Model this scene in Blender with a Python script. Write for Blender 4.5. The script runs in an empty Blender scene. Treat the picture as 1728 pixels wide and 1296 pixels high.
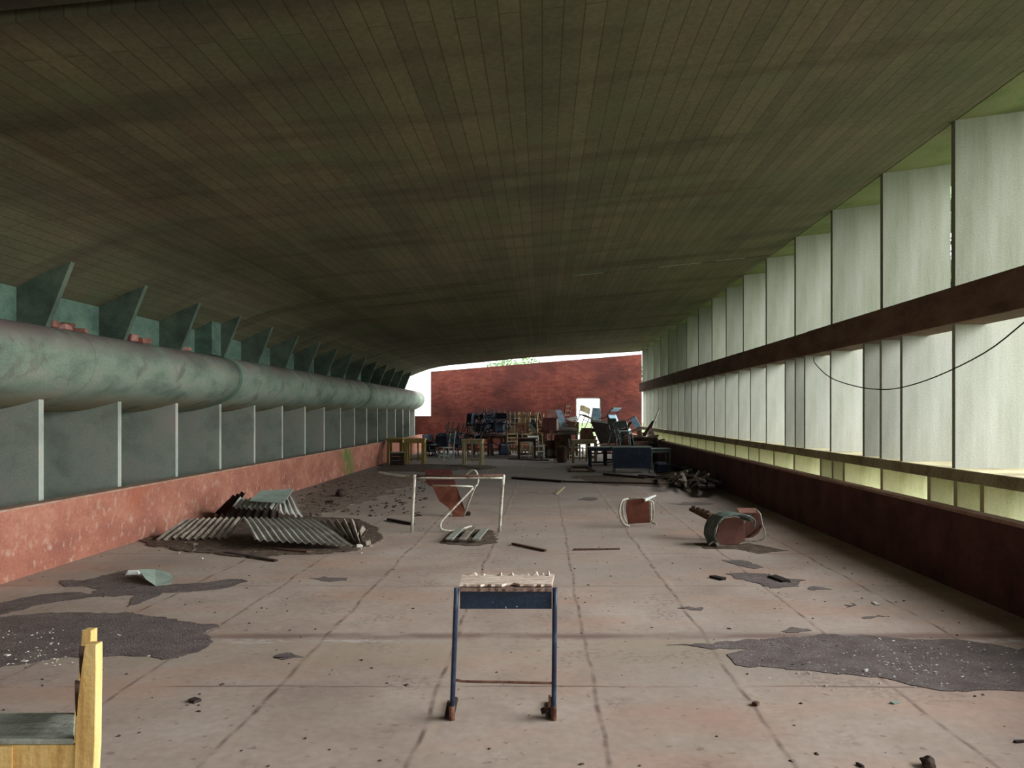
import bpy, bmesh, math, random
from mathutils import Vector, Matrix, noise
random.seed(7)
S = bpy.context.scene
COL = S.collection
R = math.radians
# ------------------------------------------------------------------ camera
F, CX, CY, H = 1350.0, 915.0, 697.0, 1.6
cd = bpy.data.cameras.new('camera'); cam = bpy.data.objects.new('camera', cd); COL.objects.link(cam)
cd.sensor_width = 36.0; cd.lens = F/1728*36
cd.shift_x = -(CX-864)/1728; cd.shift_y = (CY-648)/1728
cd.clip_start = .05; cd.clip_end = 300
cam.location = (0, 0, H); cam.rotation_euler = (R(90), 0, 0)
S.camera = cam
# ------------------------------------------------------------------ sky (overcast)
W = bpy.data.worlds.new('overcast_sky'); S.world = W; W.use_nodes = True
nt = W.node_tree; bg = nt.nodes['Background']
tc = nt.nodes.new('ShaderNodeTexCoord'); sx = nt.nodes.new('ShaderNodeSeparateXYZ'); cr = nt.nodes.new('ShaderNodeValToRGB')
nt.links.new(tc.outputs['Generated'], sx.inputs[0]); nt.links.new(sx.outputs['Z'], cr.inputs[0]); nt.links.new(cr.outputs[0], bg.inputs[0])
cr.color_ramp.elements[0].position = 0.0; cr.color_ramp.elements[0].color = (.76, .80, .80, 1)
cr.color_ramp.elements[1].position = .8; cr.color_ramp.elements[1].color = (.66, .69, .72, 1)
# brighter part of the cloud cover, where the sun stands behind it, to the right of the hall
vm = nt.nodes.new('ShaderNodeVectorMath'); vm.operation = 'DOT_PRODUCT'; nt.links.new(tc.outputs['Generated'], vm.inputs[0])
vm.inputs[1].default_value = Vector((.86, -.12, .42)).normalized()
m1 = nt.nodes.new('ShaderNodeMath'); m1.operation = 'MAXIMUM'; nt.links.new(vm.outputs['Value'], m1.inputs[0]); m1.inputs[1].default_value = 0
m2 = nt.nodes.new('ShaderNodeMath'); m2.operation = 'POWER'; nt.links.new(m1.outputs[0], m2.inputs[0]); m2.inputs[1].default_value = 7
m3 = nt.nodes.new('ShaderNodeMath'); m3.operation = 'MULTIPLY_ADD'; nt.links.new(m2.outputs[0], m3.inputs[0]); m3.inputs[1].default_value = 9.0; m3.inputs[2].default_value = .75
nt.links.new(m3.outputs[0], bg.inputs[1])
S.view_settings.view_transform = 'Standard'; S.view_settings.look = 'None'
S.view_settings.gamma = 1; S.view_settings.use_curve_mapping = False
S.view_settings.exposure = 2.0

# ------------------------------------------------------------------ helpers
def PZ(px, py, z=0.0):
    Y = (H-z)*F/(py-CY); return Vector(((px-CX)*Y/F, Y, z))
def PY(px, py, Y):
    return Vector(((px-CX)*Y/F, Y, H-(py-CY)*Y/F))
def AX(px, Y): return (px-CX)*Y/F

def lin(c):
    return tuple(((v/255)/12.92 if v/255 <= .04045 else ((v/255+.055)/1.055)**2.4) for v in c)+(1,)

def mk(name, c1, c2, c3=None, scale=4, stretch=(1,1,1), rough=.9, bump=.15, metallic=0, speck=.25, speckscale=60, world=False, detail=6):
    """weathered surface: noise ramp between colours, fine speckle and bump"""
    m = bpy.data.materials.new(name); m.use_nodes = True; n = m.node_tree.nodes; l = m.node_tree.links
    b = n['Principled BSDF']; b.inputs['Roughness'].default_value = rough; b.inputs['Metallic'].default_value = metallic
    b.inputs['Specular IOR Level'].default_value = .25
    if world: g = n.new('ShaderNodeNewGeometry'); co = g.outputs['Position']
    else: g = n.new('ShaderNodeTexCoord'); co = g.outputs['Object']
    mp = n.new('ShaderNodeMapping'); mp.inputs['Scale'].default_value = stretch; l.new(co, mp.inputs[0])
    n1 = n.new('ShaderNodeTexNoise'); n1.inputs['Scale'].default_value = scale; n1.inputs['Detail'].default_value = detail; n1.inputs['Roughness'].default_value = .65
    l.new(mp.outputs[0], n1.inputs['Vector'])
    r = n.new('ShaderNodeValToRGB'); e = r.color_ramp.elements
    e[0].position = .33; e[0].color = lin(c1); e[1].position = .68; e[1].color = lin(c2 if c3 is None else c3)
    if c3 is not None: k = e.new(.5); k.color = lin(c2)
    l.new(n1.outputs['Fac'], r.inputs[0])
    n2 = n.new('ShaderNodeTexNoise'); n2.inputs['Scale'].default_value = speckscale; n2.inputs['Detail'].default_value = 3
    l.new(co, n2.inputs['Vector'])
    mr = n.new('ShaderNodeMapRange'); mr.inputs[1].default_value = .3; mr.inputs[2].default_value = .7
    mr.inputs[3].default_value = 1-speck; mr.inputs[4].default_value = 1+speck*.5; l.new(n2.outputs['Fac'], mr.inputs[0])
    mx = n.new('ShaderNodeVectorMath'); mx.operation = 'SCALE'; l.new(r.outputs[0], mx.inputs[0]); l.new(mr.outputs[0], mx.inputs['Scale'])
    l.new(mx.outputs[0], b.inputs['Base Color'])
    if bump:
        bp = n.new('ShaderNodeBump'); bp.inputs['Strength'].default_value = bump; bp.inputs['Distance'].default_value = .02
        l.new(n2.outputs['Fac'], bp.inputs['Height']); l.new(bp.outputs[0], b.inputs['Normal'])
    m['colour_out'] = mx.name; m['bsdf'] = b.name
    return m

def nd(m, t, **kw):
    x = m.node_tree.nodes.new(t)
    for k, v in kw.items(): setattr(x, k, v)
    return x
def overlay(m, fac_out, colour):
    """mix another colour over the material's base colour with a mask"""
    l = m.node_tree.links; b = m.node_tree.nodes[m['bsdf']]
    src = b.inputs['Base Color'].links[0].from_socket
    x = nd(m, 'ShaderNodeMix', data_type='RGBA'); l.new(fac_out, x.inputs[0]); l.new(src, x.inputs[6])
    if isinstance(colour, tuple): x.inputs[7].default_value = colour
    else: l.new(colour, x.inputs[7])
    l.new(x.outputs[2], b.inputs['Base Color'])
def mth(m, op, a, b=None, c=None, clamp=False):
    x = nd(m, 'ShaderNodeMath', operation=op, use_clamp=clamp); l = m.node_tree.links
    for i, v in enumerate((a, b, c)):
        if v is None: continue
        if isinstance(v, (int, float)): x.inputs[i].default_value = v
        else: l.new(v, x.inputs[i])
    return x.outputs[0]
def wnoise(m, scale, stretch=(1,1,1), lo=.4, hi=.6, detail=5, off=(0,0,0)):
    g = nd(m, 'ShaderNodeNewGeometry'); mp = nd(m, 'ShaderNodeMapping'); mp.inputs['Scale'].default_value = stretch; mp.inputs['Location'].default_value = off
    m.node_tree.links.new(g.outputs['Position'], mp.inputs[0])
    x = nd(m, 'ShaderNodeTexNoise'); x.inputs['Scale'].default_value = scale; x.inputs['Detail'].default_value = detail
    m.node_tree.links.new(mp.outputs[0], x.inputs['Vector'])
    r = nd(m, 'ShaderNodeMapRange'); r.inputs[1].default_value = lo; r.inputs[2].default_value = hi
    m.node_tree.links.new(x.outputs['Fac'], r.inputs[0]); return r.outputs[0]
def wxyz(m):
    g = nd(m, 'ShaderNodeNewGeometry'); s = nd(m, 'ShaderNodeSeparateXYZ'); m.node_tree.links.new(g.outputs['Position'], s.inputs[0])
    return s.outputs[0], s.outputs[1], s.outputs[2]
def band(m, v, c, w, soft):
    """1 within w of c, fading over soft"""
    d = mth(m, 'ABSOLUTE', mth(m, 'SUBTRACT', v, c))
    r = nd(m, 'ShaderNodeMapRange'); r.inputs[1].default_value = w; r.inputs[2].default_value = w+soft
    r.inputs[3].default_value = 1; r.inputs[4].default_value = 0; m.node_tree.links.new(d, r.inputs[0]); return r.outputs[0]

class MB:
    def __init__(s): s.v = []; s.f = []
    def add(s, vs, fs, M=None):
        o = len(s.v)
        for p in vs: p = Vector(p); s.v.append(M @ p if M else p)
        for f in fs: s.f.append(tuple(i+o for i in f))
        return s
    def box(s, x0, x1, y0, y1, z0, z1, M=None):
        return s.add([(x0,y0,z0),(x1,y0,z0),(x1,y1,z0),(x0,y1,z0),(x0,y0,z1),(x1,y0,z1),(x1,y1,z1),(x0,y1,z1)],
                     [(0,3,2,1),(4,5,6,7),(0,1,5,4),(1,2,6,5),(2,3,7,6),(3,0,4,7)], M)
    def bar(s, a, b, w, h, up=(0,0,1), w2=None, h2=None):
        """rectangular bar from a to b"""
        a = Vector(a); b = Vector(b); d = (b-a).normalized(); up = Vector(up)
        if abs(d.dot(up)) > .98: up = Vector((0,1,0))
        r = d.cross(up).normalized(); u = r.cross(d)
        w2 = w if w2 is None else w2; h2 = h if h2 is None else h2
        vs = [a-r*w/2-u*h/2, a+r*w/2-u*h/2, a+r*w/2+u*h/2, a-r*w/2+u*h/2, b-r*w2/2-u*h2/2, b+r*w2/2-u*h2/2, b+r*w2/2+u*h2/2, b-r*w2/2+u*h2/2]
        return s.add(vs, [(0,1,2,3),(7,6,5,4),(0,4,5,1),(1,5,6,2),(2,6,7,3),(3,7,4,0)])
    def tube(s, pts, r, n=8, smooth=4, r2=None):
        pts = [Vector(p) for p in pts]
        if smooth and len(pts) > 2:
            q = []
            P = [pts[0]*2-pts[1]]+pts+[pts[-1]*2-pts[-2]]
            for i in range(1, len(P)-2):
                for k in range(smooth):
                    t = k/smooth; a, b, c, d = P[i-1:i+3]
                    q.append(.5*((2*b)+(c-a)*t+(2*a-5*b+4*c-d)*t*t+(3*b-a-3*c+d)*t**3))
            q.append(pts[-1]); pts = q
        o = len(s.v); N = len(pts); ref = None
        for i, p in enumerate(pts):
            d = (pts[min(i+1,N-1)]-pts[max(i-1,0)]).normalized()
            if ref is None: ref = Vector((0,0,1)) if abs(d.z) < .9 else Vector((1,0,0))
            u = d.cross(ref).normalized(); w = u.cross(d).normalized(); ref = w
            rr = r if r2 is None else r+(r2-r)*i/(N-1)
            for k in range(n):
                a = 2*math.pi*k/n; s.v.append(p+u*math.cos(a)*rr+w*math.sin(a)*rr)
        for i in range(N-1):
            for k in range(n):
                s.f.append((o+i*n+k, o+i*n+(k+1)%n, o+(i+1)*n+(k+1)%n, o+(i+1)*n+k))
        s.f.append(tuple(o+k for k in range(n))[::-1]); s.f.append(tuple(o+(N-1)*n+k for k in range(n)))
        return s
    def prism(s, poly, a, b, axis='y'):
        n = len(poly)
        def P(p, t): return (p[0], t, p[1]) if axis == 'y' else ((t, p[0], p[1]) if axis == 'x' else (p[0], p[1], t))
        return s.add([P(p, a) for p in poly]+[P(p, b) for p in poly],
                     [tuple(range(n)), tuple(range(2*n-1, n-1, -1))]+[(i, i+n, (i+1)%n+n, (i+1)%n) for i in range(n)])
    def panel(s, c, t):
        """quad sheet through four corners with thickness t"""
        c = [Vector(p) for p in c]; nrm = (c[1]-c[0]).cross(c[3]-c[0]).normalized()*t
        return s.add(c+[p-nrm for p in c], [(0,1,2,3),(7,6,5,4),(0,4,5,1),(1,5,6,2),(2,6,7,3),(3,7,4,0)])
    def build(s, name, mat, parent=None, loc=None, bevel=0, smooth=False, rot=None):
        me = bpy.data.meshes.new(name); L = Vector(loc) if loc is not None else Vector((0,0,0))
        me.from_pydata([tuple(p-L) for p in s.v], [], s.f)
        bm = bmesh.new(); bm.from_mesh(me); bmesh.ops.recalc_face_normals(bm, faces=bm.faces)
        if bevel: bmesh.ops.bevel(bm, geom=list(bm.edges), offset=bevel, segments=1, affect='EDGES', clamp_overlap=True)
        bm.to_mesh(me); bm.free()
        if smooth:
            for p in me.polygons: p.use_smooth = len(p.vertices) == 4
        me.materials.append(mat); o = bpy.data.objects.new(name, me); COL.objects.link(o); o.location = L
        if rot: o.rotation_euler = rot
        if parent: o.parent = parent
        return o
def tag(o, label, cat, group=None, kind=None):
    o['label'] = label; o['category'] = cat
    if group: o['group'] = group
    if kind: o['kind'] = kind
    return o
def struct(o): o['kind'] = 'structure'; return o
def thing(name, label, cat, loc=(0,0,0), rot=(0,0,0), group=None):
    o = bpy.data.objects.new(name, None); COL.objects.link(o); o.empty_display_size = .1
    o.location = loc; o.rotation_euler = rot; return tag(o, label, cat, group)
def dup(root, label, loc, rot, group=None, scale=None):
    def cp(o, par):
        c = o.copy(); COL.objects.link(c)
        if par: c.parent = par
        for ch in o.children: cp(ch, c)
        return c
    r = cp(root, None); r['label'] = label; r.location = loc; r.rotation_euler = rot
    if group: r['group'] = group
    if scale: r.scale = (scale,)*3
    return r
ORD = ['nearest','second','third','fourth','fifth','sixth','seventh','eighth','ninth','tenth','eleventh','twelfth','thirteenth','fourteenth','fifteenth','sixteenth','seventeenth','eighteenth','nineteenth','twentieth','twenty-first','twenty-second','twenty-third','twenty-fourth','twenty-fifth','twenty-sixth','twenty-seventh','twenty-eighth','twenty-ninth','thirtieth']

# ------------------------------------------------------------------ materials
M = {}
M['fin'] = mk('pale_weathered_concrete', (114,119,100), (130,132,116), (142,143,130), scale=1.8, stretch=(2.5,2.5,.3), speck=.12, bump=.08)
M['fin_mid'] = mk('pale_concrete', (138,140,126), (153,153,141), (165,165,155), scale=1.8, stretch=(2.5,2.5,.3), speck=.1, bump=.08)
M['fin_low'] = mk('yellow_lit_concrete', (152,154,110), (180,180,140), (196,196,158), scale=2.2, stretch=(2.5,2.5,.5), speck=.12, bump=.08)  # yellow-green light below the sill is put into this colour
M['beam'] = mk('brown_stained_concrete', (84,66,56), (108,84,70), (120,98,82), scale=1.6, stretch=(1,1,3), speck=.2, world=True)
M['sill'] = mk('mossy_sill_concrete', (122,108,80), (152,142,108), (168,160,126), scale=3, speck=.25, world=True)
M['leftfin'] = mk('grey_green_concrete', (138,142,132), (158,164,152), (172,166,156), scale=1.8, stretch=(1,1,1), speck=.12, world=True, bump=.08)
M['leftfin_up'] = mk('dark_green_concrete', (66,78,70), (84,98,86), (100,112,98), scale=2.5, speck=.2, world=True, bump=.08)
M['backwall'] = mk('greenish_concrete', (74,94,84), (92,116,102), (112,132,116), scale=2.5, stretch=(1,1,1.5), speck=.2, world=True)
M['gutter'] = mk('stained_gutter_concrete', (98,112,98), (124,138,122), (142,143,130), scale=1.6, stretch=(1,.7,1.8), speck=.2, world=True)
m = M['gutter']; x_, y_, z_ = wxyz(m)
top = nd(m, 'ShaderNodeMapRange'); top.inputs[1].default_value = 2.22; top.inputs[2].default_value = 2.46; m.node_tree.links.new(z_, top.inputs[0])
overlay(m, mth(m, 'MULTIPLY', top.outputs[0], wnoise(m, 2.2, (1,1,1), .25, .55)), lin((112,98,94)))
bot = nd(m, 'ShaderNodeMapRange'); bot.inputs[1].default_value = 1.85; bot.inputs[2].default_value = 1.68; m.node_tree.links.new(z_, bot.inputs[0])
overlay(m, mth(m, 'MULTIPLY', bot.outputs[0], wnoise(m, 1.5, (1,1,1), .3, .6)), lin((150,134,104)))
overlay(m, mth(m, 'MULTIPLY', .6, wnoise(m, 3.1, (1,1,1), .57, .68)), lin((92,84,78)))
for k_ in ('fin', 'fin_mid'):
    m = M[k_]; oi_ = nd(m, 'ShaderNodeObjectInfo'); b = m.node_tree.nodes[m['bsdf']]; src = b.inputs['Base Color'].links[0].from_socket
    sc_ = nd(m, 'ShaderNodeVectorMath', operation='SCALE'); m.node_tree.links.new(src, sc_.inputs[0]); m.node_tree.links.new(mth(m, 'MULTIPLY_ADD', oi_.outputs['Random'], .38, .82), sc_.inputs['Scale']); m.node_tree.links.new(sc_.outputs[0], b.inputs['Base Color'])
# ceiling: board-marked concrete
M['ceiling'] = mk('board_marked_concrete', (94,92,71), (107,104,80), (117,109,88), scale=.9, stretch=(1,.5,1), speck=.15, speckscale=25, world=True, bump=.1)
m = M['ceiling']; l = m.node_tree.links; x_, y_, z_ = wxyz(m)
cb = nd(m, 'ShaderNodeCombineXYZ'); l.new(y_, cb.inputs[0]); l.new(x_, cb.inputs[1])
bk = nd(m, 'ShaderNodeTexBrick'); bk.offset = .37; l.new(cb.outputs[0], bk.inputs['Vector'])
for k, v in (('Scale',1),('Mortar Size',.006),('Mortar Smooth',.8),('Bias',0),('Brick Width',7.3),('Row Height',.125)): bk.inputs[k].default_value = v
bk.inputs['Color1'].default_value = (.86,.86,.86,1); bk.inputs['Color2'].default_value = (1.08,1.07,1.05,1); bk.inputs['Mortar'].default_value = (.48,.45,.42,1)
b = m.node_tree.nodes[m['bsdf']]; src = b.inputs['Base Color'].links[0].from_socket
mu = nd(m, 'ShaderNodeMix', data_type='RGBA', blend_type='MULTIPLY'); mu.inputs[0].default_value = 1; l.new(src, mu.inputs[6]); l.new(bk.outputs['Color'], mu.inputs[7]); l.new(mu.outputs[2], b.inputs['Base Color'])
overlay(m, mth(m, 'MULTIPLY', wnoise(m, .8, (.35,2.2,1), .5, .66), .45), lin((56,50,38)))
overlay(m, mth(m, 'MULTIPLY', wnoise(m, 1.3, (.8,1,1), .52, .7, off=(7,3,0)), .35), lin((88,104,72)))
overlay(m, mth(m, 'MULTIPLY', wnoise(m, 2.5, (1.6,.4,1), .6, .7, off=(2,9,0)), .15), lin((112,76,60)))
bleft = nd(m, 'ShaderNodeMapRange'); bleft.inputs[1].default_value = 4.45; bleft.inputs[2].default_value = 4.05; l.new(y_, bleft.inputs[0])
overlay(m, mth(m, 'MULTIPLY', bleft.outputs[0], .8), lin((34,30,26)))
M['soffit'] = mk('green_soffit_concrete', (96,104,66), (116,124,82), (128,126,92), scale=1.5, speck=.15, world=True)
M['dark'] = mk('dark_gap', (24,22,18), (34,30,26), speck=.1, bump=0)  # plain near-black colour for gaps and their backing
M['joint_gleam'] = mk('painted_gleam', (150,158,140), (176,180,164), speck=.2)
# left parapet: faded red paint with pale scuffs and a moss streak
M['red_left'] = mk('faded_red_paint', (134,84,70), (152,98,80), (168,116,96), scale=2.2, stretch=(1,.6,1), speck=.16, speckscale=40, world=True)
m = M['red_left']; x_, y_, z_ = wxyz(m)
low = nd(m, 'ShaderNodeMapRange'); low.inputs[1].default_value = .75; low.inputs[2].default_value = .0; low.inputs[3].default_value = .25; m.node_tree.links.new(z_, low.inputs[0])
overlay(m, mth(m, 'MULTIPLY', low.outputs[0], mth(m, 'MULTIPLY', .75, wnoise(m, 11, (1,1,.8), .56, .70, detail=8))), lin((186,160,146)))
overlay(m, mth(m, 'MULTIPLY', .6, wnoise(m, 1.3, (1,.5,1), .56, .7, off=(0,4,2))), lin((150,84,60)))
mo = mth(m, 'MULTIPLY', band(m, mth(m, 'ADD', y_, mth(m, 'MULTIPLY', z_, .5)), 21.0, .12, .75), wnoise(m, 4, (1,1,1), .36, .52)); overlay(m, mo, lin((84,104,50)))
M['red_right'] = mk('shaded_red_paint', (64,40,38), (84,52,46), (96,62,54), scale=2.2, speck=.25, world=True)  # darker red: the right parapet's shade is put into its colour
M['cap'] = mk('worn_parapet_cap', (138,104,88), (158,124,106), (170,146,128), scale=5, speck=.25, world=True)
# brick
M['brick'] = mk('red_brick', (84,40,32), (110,54,43), (126,68,54), scale=1.1, speck=.2, speckscale=12, world=True)
m = M['brick']; l = m.node_tree.links; x_, y_, z_ = wxyz(m)
cb = nd(m, 'ShaderNodeCombineXYZ'); l.new(x_, cb.inputs[0]); l.new(z_, cb.inputs[1])
bk = nd(m, 'ShaderNodeTexBrick'); l.new(cb.outputs[0], bk.inputs['Vector'])
for k, v in (('Scale',1),('Mortar Size',.007),('Mortar Smooth',.2),('Bias',-.3),('Brick Width',.24),('Row Height',.085)): bk.inputs[k].default_value = v
bk.inputs['Color1'].default_value = (1,1,1,1); bk.inputs['Color2'].default_value = (.36,.34,.38,1); bk.inputs['Mortar'].default_value = (.75,.8,.85,1)
b = m.node_tree.nodes[m['bsdf']]; src = b.inputs['Base Color'].links[0].from_socket
mu = nd(m, 'ShaderNodeMix', data_type='RGBA', blend_type='MULTIPLY'); mu.inputs[0].default_value = .8; l.new(src, mu.inputs[6]); l.new(bk.outputs['Color'], mu.inputs[7]); l.new(mu.outputs[2], b.inputs['Base Color'])
overlay(m, mth(m, 'MULTIPLY', wnoise(m, .45, (1,1,1.6), .44, .62, off=(5,0,2)), .65), lin((66,34,30)))
# floor
M['floor'] = mk('pinkish_screed', (150,130,118), (164,145,132), (174,158,146), scale=.9, stretch=(1,1,1), speck=.10, speckscale=18, world=True, bump=.06)
m = M['floor']; x_, y_, z_ = wxyz(m)
overlay(m, mth(m, 'MULTIPLY', wnoise(m, .7, (1,2.2,1), .5, .68, off=(3,1,0)), .4), lin((176,130,108)))
overlay(m, mth(m, 'MULTIPLY', wnoise(m, .35, (1,.8,1), .5, .64, off=(9,5,0)), .45), lin((140,130,120)))
overlay(m, mth(m, 'MULTIPLY', wnoise(m, 14, (1,1,1), .64, .70), .5), lin((104,84,74)))
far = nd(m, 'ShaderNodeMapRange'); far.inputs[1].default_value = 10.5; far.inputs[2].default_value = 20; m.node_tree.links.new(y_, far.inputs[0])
overlay(m, mth(m, 'MULTIPLY', far.outputs[0], .8), lin((106,101,96)))  # floor painted darker towards the far end, shade put into its colour
wob = mth(m, 'MULTIPLY', mth(m, 'SUBTRACT', wnoise(m, 1.1, (1,1,1), .2, .8), .5), .07)
xw = mth(m, 'ADD', x_, wob); yw = mth(m, 'ADD', y_, wob)
joint = None
for cx in (-3.25, -2.42, -1.55, -.606, .30, 1.15, 2.05, 2.95):
    q = band(m, xw, cx, .004, .016); joint = q if joint is None else mth(m, 'MAXIMUM', joint, q)
overlay(m, mth(m, 'MULTIPLY', joint, mth(m, 'MULTIPLY', mth(m, 'SUBTRACT', 1, mth(m, 'MULTIPLY', far.outputs[0], .85)), mth(m, 'ADD', .12, mth(m, 'MULTIPLY', .75, wnoise(m, 3.3, (1,1.5,1), .38, .62))))), lin((98,78,68)))
lip = None
for cx in (-1.51, -.57, 1.19, 2.09):
    q = band(m, xw, cx+.012, .01, .02); lip = q if lip is None else mth(m, 'MAXIMUM', lip, q)
overlay(m, mth(m, 'MULTIPLY', lip, mth(m, 'MULTIPLY', .3, wnoise(m, 2, (1,1,1), .4, .6, off=(3,3,3)))), lin((180,158,136)))
jt = None
for cy, w in ((4.68,.006), (7.4,.006), (9.1,.006), (12.6,.008), (16.0,.02)):
    q = band(m, yw, cy, w*.5, .014); jt = q if jt is None else mth(m, 'MAXIMUM', jt, q)
overlay(m, mth(m, 'MULTIPLY', jt, mth(m, 'MULTIPLY', .75, wnoise(m, 1.6, (1,1,1), .38, .55))), lin((92,74,64)))
# old patched strip right across the floor
overlay(m, mth(m, 'MULTIPLY', band(m, yw, 5.35, .18, .2), mth(m, 'MULTIPLY', .55, wnoise(m, 1.0, (1,1,1), .3, .6))), lin((150,138,118)))
overlay(m, mth(m, 'MULTIPLY', band(m, yw, 5.74, .02, .09), mth(m, 'MULTIPLY', .8, wnoise(m, 3.5, (.5,1,1), .3, .55))), lin((110,86,78)))
overlay(m, mth(m, 'MULTIPLY', band(m, yw, 5.62, .0, .07), mth(m, 'MULTIPLY', wnoise(m, 1.1, (.8,1,1), .50, .60, off=(4,0,0)), wnoise(m, 22, (.5,1,1), .42, .58))), lin((186,178,170)))
overlay(m, mth(m, 'MULTIPLY', wnoise(m, 1.7, (1,1,1), .56, .66, off=(8,8,0)), mth(m, 'MULTIPLY', .45, wnoise(m, 26, (1,1,1), .45, .6))), lin((112,92,82)))
M['dirt'] = mk('damp_dark_dirt', (92,80,77), (106,94,90), (118,106,101), scale=5, speck=.35, speckscale=90, world=True, bump=.5)
m = M['dirt']; overlay(m, wnoise(m, 55, (1,1,1), .70, .74, detail=2), lin((200,196,184))); overlay(m, wnoise(m, 30, (1,1,1), .67, .70, detail=2, off=(3,3,3)), lin((48,36,32)))
M['mud'] = mk('brown_leaf_litter', (70,56,46), (96,80,68), (122,104,90), scale=9, speck=.5, speckscale=70, world=True, bump=.8)
M['mud_pale'] = mk('thin_leaf_litter', (84,68,56), (132,114,100), (148,130,116), scale=7, speck=.45, speckscale=45, world=True, bump=.5)
# object surfaces
M['yellow_wood'] = mk('varnished_yellow_wood', (168,128,72), (204,168,104), (214,186,128), scale=3, stretch=(6,6,.7), rough=.6, speck=.1)
M['pale_wood'] = mk('dusty_pale_wood', (132,116,84), (158,144,108), (176,164,130), scale=4, stretch=(5,5,1), speck=.15)
M['desk_wood'] = mk('honey_desk_wood', (124,104,56), (152,130,76), (168,148,96), scale=4, stretch=(5,5,1), speck=.15)
M['brown_wood'] = mk('old_brown_wood', (64,42,32), (88,62,48), (110,84,66), scale=5, stretch=(4,4,1), speck=.25)
M['dark_wood'] = mk('blackened_wood', (30,24,22), (48,38,34), (62,50,44), scale=5, speck=.3)
M['grey_wood'] = mk('grey_bleached_wood', (110,108,98), (138,138,126), (158,160,148), scale=5, stretch=(1,5,5), speck=.2)
M['chip_top'] = mk('torn_plywood_top', (168,144,128), (202,180,164), (220,204,190), scale=9, stretch=(1,3,1), speck=.2, speckscale=40)
M['chip_edge'] = mk('dirty_plywood_edge', (92,70,62), (122,98,88), (140,118,106), scale=9, stretch=(1,3,3), speck=.35, speckscale=50)
M['blue_steel'] = mk('scuffed_blue_enamel', (30,36,50), (42,52,72), (74,86,102), scale=6, rough=.42, speck=.3, speckscale=50, bump=.05)
m = M['blue_steel']; 
M['navy'] = mk('dark_navy_sheet_steel', (26,34,48), (34,44,62), (44,56,76), scale=4, rough=.45, speck=.3, speckscale=70, bump=.05)
overlay(M['navy'], wnoise(M['navy'], 40, (1,1,1), .70, .74, detail=2), lin((140,156,166)))
M['rust'] = mk('rusty_steel', (70,44,36), (104,72,58), (128,94,76), scale=20, speck=.35, bump=.3)
M['rust_foot'] = mk('blackened_rust', (26,20,18), (48,34,28), (84,62,50), scale=22, speck=.4, bump=.4)
M['white_tube'] = mk('chipped_white_enamel', (150,140,124), (192,186,170), (208,204,190), scale=11, rough=.5, speck=.2, speckscale=50, bump=.05)
overlay(M['white_tube'], wnoise(M['white_tube'], 14, (1,1,1), .62, .68), lin((112,78,60)))
M['dark_tube'] = mk('dark_grey_tube', (36,40,44), (52,58,62), (84,90,90), scale=9, rough=.5, speck=.3)
M['grey_tube'] = mk('grey_green_enamel', (84,98,94), (112,126,120), (132,146,138), scale=6, rough=.5, speck=.2)
M['brown_ply'] = mk('brown_moulded_plywood', (92,50,38), (112,64,48), (128,78,60), scale=4, rough=.6, speck=.12)
M['red_ply'] = mk('dusty_red_brown_plywood', (120,80,70), (142,98,86), (156,114,102), scale=4, rough=.65, speck=.15)
M['maroon'] = mk('dull_maroon_sheet', (66,34,30), (84,44,38), (98,58,50), scale=4, rough=.6, speck=.15)
M['greenish_shell'] = mk('grey_green_ribbed_shell', (62,70,62), (92,100,92), (128,138,128), scale=5, rough=.5, speck=.2)
M['metal_sheet'] = mk('weathered_corrugated_metal', (132,124,116), (164,160,152), (184,184,174), scale=3, rough=.6, metallic=.0, speck=.2, speckscale=30)
M['metal_brown'] = mk('dirty_corrugated_metal', (104,90,80), (136,124,112), (162,152,140), scale=4, rough=.7, metallic=.0, speck=.3, speckscale=30)
M['green_board'] = mk('grey_green_board', (120,132,122), (138,150,138), (150,158,146), scale=3, speck=.12)
M['blue_paint'] = mk('light_blue_paint', (120,150,176), (158,184,202), (186,204,214), scale=6, speck=.2)
M['royal'] = mk('blue_paint', (50,62,104), (74,90,142), (110,126,168), scale=6, speck=.2)
M['pink_paint'] = mk('pinkish_paint', (146,98,90), (172,122,112), (186,146,136), scale=6, speck=.2)
M['white_paint'] = mk('off_white_paint', (176,176,168), (204,206,198), (216,218,212), scale=6, speck=.12)
M['wire'] = mk('black_cable', (50,48,34), (66,62,44), speck=.1, bump=0)
M['crumb'] = mk('dark_crumb', (44,34,30), (66,52,46), (92,76,66), scale=20, speck=.4)
M['palebit'] = mk('pale_scrap', (196,192,180), (214,210,200), speck=.1)
M['grass'] = mk('grass', (84,96,62), (108,122,80), (136,146,104), scale=.6, speck=.4, speckscale=8, world=True)
M['paving'] = mk('bleached_earth', (170,160,140), (190,182,164), (206,200,186), scale=1, speck=.2, world=True)
M['bark'] = mk('bark', (70,58,46), (96,82,66), speck=.3)
M['leaf'] = mk('leaf', (90,116,76), (124,150,104), (168,188,150), scale=1.2, speck=.2, speckscale=4)
M['sticky'] = mk('splintered_grey_wood', (96,88,76), (128,118,104), (150,142,126), scale=8, stretch=(1,1,1), speck=.3)

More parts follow.
